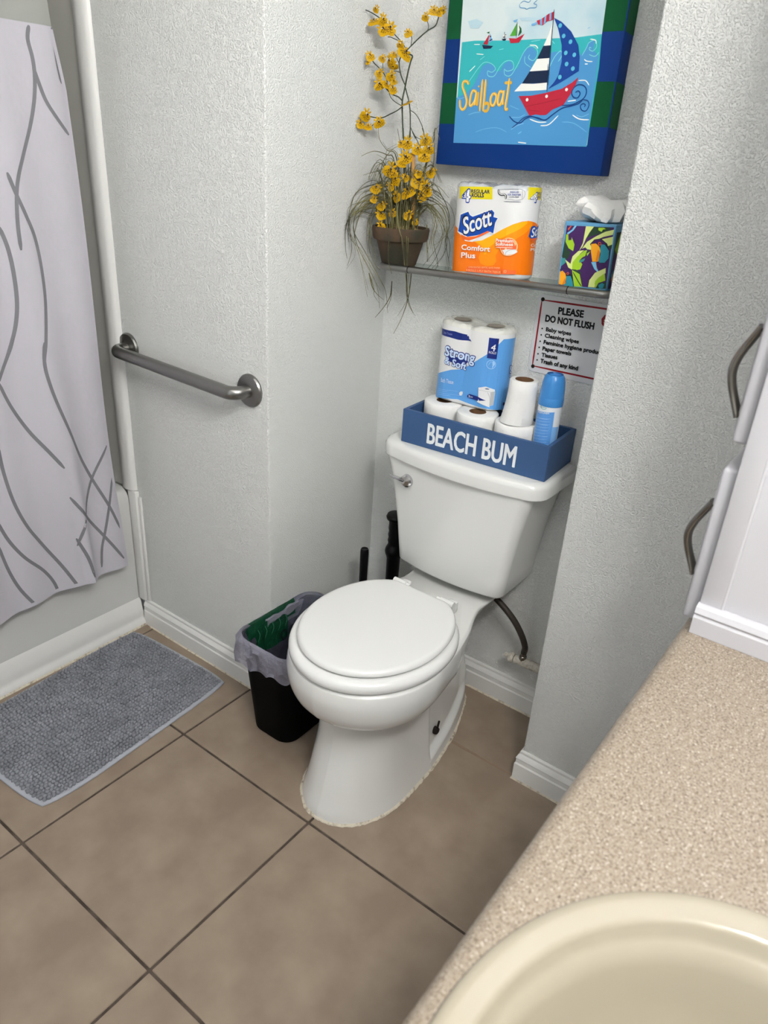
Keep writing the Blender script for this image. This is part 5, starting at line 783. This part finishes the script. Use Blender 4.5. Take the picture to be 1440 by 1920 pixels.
can = thing('spray_can', 'light blue and white air freshener can in the blue box', 'spray can', (0.183, 0.60, FZ))
mesh_obj('can_body', MB().lathe([(0.024, 0.0), (0.0270, 0.003), (0.0275, 0.006), (0.0275, 0.158), (0.0265, 0.163)], (0.183, 0.60, FZ), 40, 0, 'z', (True, True)), M_CANW, can)
cp = MB()
cp.lathe([(0.0283, 0.158), (0.0285, 0.174), (0.0278, 0.1755), (0.0275, 0.178), (0.0270, 0.196), (0.0250, 0.212), (0.0222, 0.223), (0.0180, 0.2285), (0.0172, 0.2265), (0.0165, 0.2225), (0.0080, 0.2215), (0.0, 0.2215)], (0.183, 0.60, FZ), 40, 0, 'z', (True, False))
mesh_obj('cap', cp, M_CAP, can, 40)
mesh_obj('nozzle_slot', MB().lathe([(0.0165, 0.2262), (0.0176, 0.2292), (0.0184, 0.2288)], (0.183, 0.60, FZ), 40), mat('cap_dark_blue', '#1E4F86', 0.5), can)  # dark blue ring set on the lip of the cap
decal('can_print', CANPRINT, stadium(0.183, 0.60, 0, 0.0275, 0.797), can, 0.005, 1.5e-5, 2e-4, 0.28)

# ------------------------------------------------------------------ glass shelf with its rail
sh = thing('glass_shelf', 'glass wall shelf with steel front rail above the toilet', 'shelf', (-0.02, YB, 1.2))
def rz(x): return 1.2005 + 0.031 * (x + 0.233)
pane = MB().box(-0.300, 0.268, 0.584, YB - 0.002, -0.006, 0.0005, 0.001, 1); pane.v = [(x, y, z + rz(x)) for x, y, z in pane.v]
mesh_obj('shelf_pane', pane, M_GLASS, sh)
rl = [(-0.315, YB - 0.003, 1.2005), (-0.315, 0.605, 1.2005)] + [(-0.315 + 0.024 * (1 - math.cos(a)), 0.601 - 0.024 * math.sin(a), 1.2005) for a in np.linspace(0.1, math.pi / 2, 7)]
rl += [(0.283 - 0.024 * (1 - math.cos(a)), 0.601 - 0.024 * math.sin(a), 1.2005) for a in np.linspace(math.pi / 2, 0.1, 7)] + [(0.283, 0.605, 1.2005), (0.283, YB - 0.003, 1.2005)]
rl = [(x, y, rz(x)) for x, y, z in rl]
mesh_obj('rail', MB().tube(rl, 0.0082, 14), M_STEEL, sh)
for x in (-0.315, 0.283):
    mesh_obj('bracket', MB().lathe([(0.019, 0), (0.019, -0.004), (0.012, -0.009), (0.008, -0.012)], (x, YB - 0.0005, rz(x)), 24, 0, 'y', (True, True)), M_STEEL, sh)
for x in (-0.222, 0.19):
    mesh_obj('rail_collar', MB().tube([(x - 0.001, 0.577, rz(x)), (x + 0.001, 0.577, rz(x))], 0.0086, 14), M_RUST, sh)

# ------------------------------------------------------------------ tissue box
tx = thing('tissue_box', 'square tissue box with toucan and leaf pattern on the shelf', 'tissue box', (0.209, 0.652, 1.2160))
TX0, TX1, TY0, TY1, TZ0, TZ1 = 0.1535, 0.2635, 0.5985, 0.7035, 1.2160, 1.3470
M_TBOX = mat('carton_sky_blue', '#5E9CC4', 0.45)
mesh_obj('carton', MB().box(TX0, TX1, TY0, TY1, TZ0, TZ1, 0.0012, 1), M_TBOX, tx)
decal('front_print', TISSUE, lambda u, v, h: (u, TY0 - h, min(max(v, TZ0 + 0.001), TZ1)), tx, None, 1.2e-5, 2e-4, 0.45)
tx.rotation_euler.y = -0.025
side = [['P', 'forest', [(0.608, 1.222), (0.697, 1.222), (0.697, 1.333), (0.608, 1.333)]], ['P', 'purple', [(0.608, 1.222), (0.64, 1.222), (0.66, 1.26), (0.63, 1.30), (0.608, 1.28)]],
        ['P', 'teal2', [(0.612, 1.25), (0.64, 1.27), (0.65, 1.23), (0.63, 1.223)]], ['P', 'orange', [(0.618, 1.24), (0.63, 1.262), (0.64, 1.235), (0.632, 1.226)]], ['P', 'lime', [(0.63, 1.33), (0.66, 1.31), (0.64, 1.28), (0.612, 1.30)]], ['P', 'palelime', [(0.65, 1.33), (0.69, 1.30), (0.66, 1.26), (0.655, 1.30)]]]
decal('side_print', side, lambda u, v, h: (TX1 + h, u, v), tx, None, 1.5e-5, 2e-4, 0.45)
ts = MB(); rows = []; rt = random.Random(31); NT = 26
jit = [rt.uniform(-1, 1) for _ in range(NT * 12)]
for i in range(10):
    t = i / 9; row = []; q = t * math.pi * 0.94
    for j in range(NT):
        a = 2 * math.pi * j / NT + 0.5 * t
        f_ = 0.30 * abs(math.sin(1.5 * a + 1.4 * t + 0.6)) + 0.16 * (j % 2) * math.sin(q)
        r = 0.004 + 0.053 * math.sin(q) ** 0.8 * (0.66 + f_) * (1 + 0.10 * jit[(i * NT + j) % len(jit)])
        z = 0.021 - 0.021 * math.cos(q) + math.sin(q) * (0.010 * math.sin(2 * a + 0.4) + 0.007 * math.sin(3 * a + 2 * t) + 0.004 * jit[(i * 7 + j * 3) % len(jit)]) + 0.012 * t * max(0, math.cos(a - 2.6))
        row.append((0.209 + r * math.cos(a), min(0.703, 0.650 + 0.80 * r * math.sin(a)), TZ1 + max(0.0012, z)))
    rows.append(row)
ts.loft(rows, True, True)
mesh_obj('tissue', ts, M_PAPER, tx, 42)
mesh_obj('top_opening', MB().loft([[(0.209 + a * math.cos(q), 0.650 + b * math.sin(q), TZ1 + 0.0004) for q in np.linspace(0, 2 * math.pi, 28, False)] for a, b in ((0.030, 0.022), (0.001, 0.001))], False, False), pmat('forest'), tx)

# ------------------------------------------------------------------ sign
sg = thing('warning_sign', 'white DO NOT FLUSH sign with red border on the back wall', 'sign', (0.195, YB, 1.085))
SX0, SX1, SZ0, SZ1, SYF = 0.0655, 0.3195, 0.992, 1.176, 0.7028
pl2 = MB(); ring = rrect(SX0, SX1, SZ0, SZ1, 0.012, 6)
pl2.loft([[(x, y, z) for x, z in ring] for y in (YB - 0.0004, SYF)])
mesh_obj('plate', pl2, M_SIGN, sg)
decal('sign_print', SIGN, lambda u, v, h: (min(u, SX1 - 0.002), SYF - h, v), sg, None, 1.2e-5, 2e-4, 0.3)
for x, z in ((0.0785, 1.164), (0.0785, 1.0045), (0.307, 1.164), (0.307, 1.0045)):
    mesh_obj('screw', MB().lathe([(0.0046, 0.0), (0.0046, -0.001), (0.0030, -0.0028), (0.0, -0.0032)], (x, SYF, z), 16, 0, 'y', (True, False)), M_RUST, sg)

# ------------------------------------------------------------------ canvas picture
art = thing('canvas_picture', 'sailboat canvas picture with blue and green striped border', 'picture', (-0.02, YB, 1.69))
ax0, ax1, az0, az1, ay0 = -0.2215, 0.1855, 1.4335, 1.945, 0.6555
mesh_obj('canvas', MB().box(ax0, ax1, ay0, YB - 0.0005, az0, az1, 0.0022, 2), mat('canvas_blue', '#043074', 0.6, spec=0.2, bump=(300, 0.1, 0.0006)), art)
gm = {'bandgreen': mat('canvas_green', '#034A28', 0.6, spec=0.2, bump=(300, 0.1, 0.0006)), 'sky': mat('picture_sky', '#CFDCDD', 0.55, vary=('#A9C9D6', 9, 0.45, 0.75))}
bands = []
for z0, z1 in ((1.519, 1.600), (1.683, 1.764), (1.847, 1.925)):
    bands += [['P', 'bandgreen', [(ax0 + 0.0022, z0 - 0.0015), (ax1 - 0.0022, z0 + 0.004), (ax1 - 0.0022, z1 + 0.003), (ax0 + 0.0022, z1 - 0.0015)]]]
decal('band_print', bands + [['P', 'sky', [(-0.1775, 1.482), (0.1465, 1.489), (0.1385, 1.738), (0.137, 1.888), (-0.1845, 1.888), (-0.1855, 1.752)]]],
      lambda u, v, h: (u, ay0 - h, v), art, None, 1e-5, 1e-4, 0.5, gm)
for z0, z1 in ((1.519, 1.600), (1.683, 1.764), (1.847, 1.925)):
    decal('side_band', [['P', 'bandgreen', [(ay0 + 0.0022, z0 + 0.004), (YB - 0.002, z0 + 0.001), (YB - 0.002, z1), (ay0 + 0.0022, z1 + 0.003)]]], lambda u, v, h: (ax1 + h, u, v), art, None, 1e-5, 1e-4, 0.5, gm)
decal('painting', ART, lambda u, v, h: (u, ay0 - h, v), art, None, 8e-6, 3e-4, 0.5)

# ------------------------------------------------------------------ dried flowers in a pot
plant = thing('potted_plant', 'yellow artificial flowers and dry grass in a small brown pot on the shelf', 'potted plant', (-0.29, 0.628, 1.2))
pc = (-0.290, 0.628, 1.2)
mesh_obj('pot', MB().lathe([(0.040, 0.0), (0.043, 0.003), (0.058, 0.056), (0.060, 0.058), (0.0665, 0.060), (0.069, 0.066), (0.071, 0.084), (0.070, 0.089), (0.0645, 0.089), (0.060, 0.074)], pc, 40, 0, 'z', (True, True)), M_TERRA, plant, 40)
for zz in (0.066, 0.074, 0.081):
    pass
sl = MB(); rows = []
for i in range(7):
    r = 0.061 * (1 - i / 6.2)
    rows.append([(pc[0] + r * math.cos(a), pc[1] + r * math.sin(a), pc[2] + 0.080 + 0.016 * (i / 6) + R.uniform(-0.003, 0.004)) for a in np.linspace(0, 2 * math.pi, 28, False)])
mesh_obj('moss', sl.loft(rows, False, True), M_SOIL, plant, 40)
mesh_obj('stake', MB().tube([(-0.2595, 0.640, 1.285), (-0.262, 0.625, 1.40), (-0.2625, 0.62, 1.455)], [0.0040, 0.0042, 0.0044], 10), M_STAKE, plant)
def safe(p):
    return (max(p[0], AX0 + 0.004), min(p[1], YB - 0.004 if not (ax0 - 0.01 < p[0] and p[2] > az0 - 0.02) else ay0 - 0.005), p[2])
for wd, pts in STEMS:
    P = spline([safe(p) for p in pts], 5)
    mesh_obj('stem', MB().tube([safe(p) for p in P], 0.00085 * wd, 6), M_STEM, plant, 60)
gr = MB(); rgr = random.Random(21)
for bi, pts in enumerate(BLADES):
    for c_ in range(2):
        j = 0.0 if c_ == 0 else 0.010
        q = [safe((p[0] + rgr.uniform(-j, j) * min(1, i / 2), p[1] + rgr.uniform(-j, j) * min(1, i / 2), p[2] + rgr.uniform(-j, j) * min(1, i / 2))) for i, p in enumerate(pts)]
        if c_: q = q[:max(3, len(q) - rgr.randint(0, 2))]
        P = [safe(p) for p in spline(q, 5)]; n = len(P)
        if P[0][2] > 1.26: P[0] = (P[0][0], P[0][1], min(P[0][2], 1.29))
        wid = (0.0016 if c_ == 0 else 0.0010) * (1.5 if 10 <= bi <= 13 and c_ == 0 else 1)
        gr.tube(P, [wid * (0.75 if i < 2 else 1 - 0.75 * i / n) for i in range(n)], 4)
for b_ in range(70):                                  # dense short blades that fill the crown above the pot
    a = rgr.uniform(0, 6.28); r0 = rgr.uniform(0.0, 0.045); l = rgr.uniform(0.03, 0.085); h_ = rgr.uniform(0.05, 0.16)
    q = [(pc[0] + r0 * math.cos(a), pc[1] + r0 * math.sin(a), pc[2] + 0.082), (pc[0] + (r0 + 0.25 * l) * math.cos(a), pc[1] + (r0 + 0.25 * l) * math.sin(a), pc[2] + 0.082 + 0.7 * h_),
         (pc[0] + (r0 + 0.7 * l) * math.cos(a + 0.2), pc[1] + (r0 + 0.7 * l) * math.sin(a + 0.2), pc[2] + 0.082 + h_), (pc[0] + (r0 + 1.15 * l) * math.cos(a + 0.4), pc[1] + (r0 + 1.15 * l) * math.sin(a + 0.4), pc[2] + 0.082 + 0.75 * h_)]
    P = [safe(p) for p in spline(q, 4)]
    gr.tube(P, [0.0013 * (1 - 0.7 * i / len(P)) for i in range(len(P))], 4)
mesh_obj('grass_tuft', gr, M_GRASS, plant, 80, None, 'stuff')
# one blossom: two broad lower lobes, a small middle lobe and three narrow upper petals, dark eye and freckles
fb = MB()
def lobe(cx, cy, rx, ry, rot, cup, n=18):
    vs = [(cx, cy, 0.10)]; ca, sa = math.cos(rot), math.sin(rot)
    for j in range(n):
        q = 2 * math.pi * j / n; k = 1 + 0.07 * math.sin(5 * q + cx * 9) + 0.06 * math.sin(9 * q + cy * 7); x, y = rx * k * math.cos(q), ry * k * math.sin(q)
        vs.append((cx + x * ca - y * sa, cy + x * sa + y * ca, cup * (0.6 + 0.4 * math.sin(3 * q + cx))))
    fb.add(vs, [(0, 1 + j, 1 + (j + 1) % n) for j in range(n)], 0)
lobe(-0.42, -0.28, 0.56, 0.62, 0.2, 0.02); lobe(0.42, -0.28, 0.56, 0.62, -0.2, 0.04); lobe(0.0, -0.62, 0.34, 0.30, 0, 0.06)
for a, l in ((90, 0.62), (40, 0.58), (140, 0.58)):
    q = math.radians(a); lobe(0.62 * l * 1.5 * math.cos(q), 0.30 + 0.55 * l * 1.2 * math.sin(q), 0.20 * 1.8, 0.17, q, -0.06, 8)
def spot(x, y, r, z=0.17):
    fb.add([(x + r * math.cos(2 * math.pi * j / 7), y + r * 0.8 * math.sin(2 * math.pi * j / 7), z) for j in range(7)], [tuple(range(7))], 1)
spot(0.0, 0.18, 0.17, 0.2); spot(0.05, 0.02, 0.10, 0.19)
for x, y, r in ((-0.24, -0.02, 0.09), (0.16, -0.12, 0.10), (-0.48, -0.18, 0.07), (0.38, -0.06, 0.08), (-0.12, -0.30, 0.09), (0.24, -0.38, 0.07), (-0.33, -0.42, 0.08), (0.45, -0.42, 0.08), (-0.62, -0.3, 0.07), (0.64, -0.28, 0.07), (0.02, -0.55, 0.08)): spot(x, y, r)
fmesh = None
rf = random.Random(4)
for x, y, z, r in FLOWERS:
    x, y, z = safe((x, y, z))
    x = max(x, AX0 + 0.8 * r); y = min(y, YB - 0.8 * r)
    if fmesh is None:
        o = mesh_obj('flower', fb, [M_PETAL, M_PETALD], plant, 60, None); o.data.transform(Matrix.Translation(Vector(plant.location))); fmesh = o.data
    else:
        o = bpy.data.objects.new('flower', fmesh); COL.objects.link(o); o.parent = plant
    d = (CAM - Vector((x, y, z))).normalized() + Vector((rf.uniform(-0.9, 0.9), rf.uniform(-0.5, 0.5), rf.uniform(-0.5, 0.8)))
    qt = d.to_track_quat('Z', 'Y')
    o.location = Vector((x, y, z)) - Vector(plant.location); o.rotation_mode = 'QUATERNION'
    o.rotation_quaternion = qt @ Vector((0, 0, 1)).rotation_difference(Vector((0, 0, 1))) @ Matrix.Rotation(rf.uniform(-0.6, 0.6), 3, 'Z').to_quaternion()
    k_ = r * rf.uniform(1.05, 1.3); o.scale = (k_ * rf.uniform(0.8, 1.1), k_, k_ * rf.uniform(1.0, 2.2))

# ------------------------------------------------------------------ counter, sink, cabinets
CX0, CX1, CY0, CY1, CZ = 0.6695, XR - 0.001, -1.5, YW - 0.0135, 0.861
SC, SA, SB = (0.918, -0.624), 0.227, 0.253
ct = MB(); N = 96
ell = [(SC[0] + (SA - 0.012) * math.cos(2 * math.pi * j / N), SC[1] + (SB - 0.012) * math.sin(2 * math.pi * j / N)) for j in range(N)]
def to_rect(j):
    dx, dy = math.cos(2 * math.pi * j / N) * SA, math.sin(2 * math.pi * j / N) * SB
    k = min(((CX1 - SC[0]) / dx) if dx > 1e-9 else ((CX0 + 0.021 - SC[0]) / dx if dx < -1e-9 else 9e9), ((CY1 - SC[1]) / dy) if dy > 1e-9 else ((CY0 - SC[1]) / dy if dy < -1e-9 else 9e9))
    return (SC[0] + dx * k, SC[1] + dy * k)
rect = [to_rect(j) for j in range(N)]
for cxy in ((CX0 + 0.021, CY0), (CX0 + 0.021, CY1), (CX1, CY0), (CX1, CY1)):           # pull the nearest boundary point into each corner
    j = min(range(N), key=lambda q: (rect[q][0] - cxy[0]) ** 2 + (rect[q][1] - cxy[1]) ** 2); rect[j] = cxy
ct.loft([[(x, y, CZ) for x, y in rect], [(x, y, CZ) for x, y in ell], [(x, y, CZ - 0.038) for x, y in ell]], False, False)
pf = [(CX0 + 0.021, CZ)] + [(CX0 + 0.021 - 0.021 * math.sin(a), CZ - 0.021 + 0.021 * math.cos(a)) for a in np.linspace(0.15, math.pi / 2, 9)] + [(CX0, CZ - 0.036), (CX0 + 0.002, CZ - 0.038), (CX0 + 0.035, CZ - 0.038)]
ct.loft([[(x, y, z) for x, z in pf] for y in (CY0, CY1)], False, False, 0, False)
counter = tag(mesh_obj('countertop', ct, M_COUNTER, None, 50, (0.95, -0.5, CZ - 0.038)), 'beige speckled laminate countertop with rounded front edge', 'countertop')
sk = thing('sink', 'cream oval drop-in sink set in the speckled countertop', 'sink', (SC[0], SC[1], CZ))
def ellr(k, z): return [(SC[0] + SA * k[0] * math.cos(2 * math.pi * j / 72), SC[1] + SB * k[0] * math.sin(2 * math.pi * j / 72) - k[1], z) for j in range(72)]
prof = [((0.93, 0), CZ - 0.02), ((0.965, 0), CZ + 0.0006), ((1.0, 0), CZ + 0.0006), ((1.003, 0), CZ + 0.004), ((0.992, 0), CZ + 0.0070), ((0.972, 0), CZ + 0.0092), ((0.95, 0), CZ + 0.0095), ((0.92, 0), CZ + 0.0072), ((0.895, 0), CZ + 0.0072), ((0.88, 0), CZ + 0.0062),
        ((0.868, 0), CZ + 0.003), ((0.855, 0), CZ - 0.004), ((0.835, 0), CZ - 0.008), ((0.81, 0), CZ - 0.012), ((0.785, 0), CZ - 0.022), ((0.74, 0), CZ - 0.05), ((0.66, 0), CZ - 0.09), ((0.52, 0), CZ - 0.125), ((0.32, 0), CZ - 0.142), ((0.1, 0), CZ - 0.147)]
mesh_obj('basin', MB().loft([ellr(k, z) for k, z in prof], False, True), M_SINK, sk, 60)
mesh_obj('drain', MB().lathe([(0.030, 0.0), (0.028, 0.002), (0.018, 0.0015), (0.004, 0.0005)], (SC[0], SC[1], CZ - 0.1455), 24, 0, 'z', (False, True)), M_CHROME, sk)
van = thing('vanity_cabinet', 'white base cabinet under the speckled countertop', 'cabinet', (0.97, -0.5, 0))
vb = MB().box(0.705, CX1, -1.48, CY1, 0.10, 0.70, 0.002, 1); vb.box(0.705, 0.725, -1.48, CY1, 0.70, CZ - 0.0385); vb.box(0.76, CX1, -1.48, CY1, 0.0, 0.10)
mesh_obj('body', vb, M_CAB, van)
for k in range(4):
    mesh_obj('door', MB().box(0.687, 0.7045, -1.46 + 0.475 * k, -1.01 + 0.475 * k, 0.14, 0.78, 0.004, 2), M_CAB, van)

tw_ = thing('tower_cabinet', 'tall white cabinet standing on the far end of the countertop', 'cabinet', (0.96, 0.25, CZ))
TWX, TWY = 0.6865, 0.0505
tb = MB()
tb.box(TWX, CX1, TWY + 0.004, YW - 0.001, CZ + 0.0005, 2.12)
tb.box(TWX, TWX + 0.030, TWY, TWY + 0.006, CZ + 0.02, 2.12, 0.002, 2)
mesh_obj('body', tb, M_CAB, tw_)
bt = MB()
bt.loft([[(x, TWY - o, z) for o, z in ((-0.003, CZ + 0.0005), (0.013, CZ + 0.0005), (0.013, CZ + 0.026), (0.010, CZ + 0.030), (0.013, CZ + 0.034), (0.010, CZ + 0.042), (0.004, CZ + 0.045), (-0.003, CZ + 0.045))] for x in (TWX - 0.001, CX1)])
mesh_obj('base_moulding', bt, M_CAB, tw_, 25)
bead = MB().tube([(TWX + 0.030, TWY + 0.003, CZ + 0.045), (TWX + 0.030, TWY + 0.003, 2.12)], 0.0035, 8)
mesh_obj('panel_bead', bead, M_CAB, tw_)
def cab_door(z0, z1, hz0, hz1):
    d = MB(); pr = [(0.0, 0.0), (0.0, -0.013), (-0.002, -0.0175), (-0.007, -0.021), (-0.012, -0.021)]
    y0, y1 = TWY + 0.020, YW - 0.012
    d.box(TWX - 0.022, TWX - 0.0008, y0, y1, z0, z1, 0.006, 3)
    d.box(TWX - 0.0245, TWX - 0.02, y0 + 0.012, y1 - 0.012, z0 + 0.012, z1 - 0.012, 0.002, 1)
    o = mesh_obj('door', d, M_CAB, tw_, 50)
    yh = 0.092; xb = TWX - 0.0243; dz = hz1 - hz0
    pts = [(xb - 0.001, yh, hz0), (xb - 0.010, yh, hz0 + 0.16 * dz), (xb - 0.019, yh, hz0 + 0.34 * dz), (xb - 0.0225, yh, hz0 + 0.5 * dz), (xb - 0.019, yh, hz0 + 0.66 * dz), (xb - 0.010, yh, hz0 + 0.84 * dz), (xb - 0.001, yh, hz1)]
    P = spline(pts, 5); n = len(P); hm_ = MB(); rings = []
    for i, p in enumerate(P):
        t = (P[min(i + 1, n - 1)] - P[max(i - 1, 0)]); t = t / np.linalg.norm(t); nrm = np.array((-t[2], 0, t[0])); s_ = abs(2 * i / (n - 1) - 1)
        hw = 0.0082 + 0.0045 * max(0, s_ - 0.55) / 0.45; th = 0.0058 - 0.0008 * s_ + 0.0025 * max(0, s_ - 0.8)
        rings.append([tuple(np.array(p) + np.array((0, math.cos(q) * hw, 0)) + nrm * math.sin(q) * th) for q in np.linspace(0, 2 * math.pi, 12, False)])
    mesh_obj('handle', hm_.loft(rings), M_NICKEL, o, 60)
cab_door(CZ + 0.0015, 1.1015, 0.928, 1.042)
cab_door(1.137, 2.10, 1.168, 1.286)
bpy.data.objects.remove(_to)
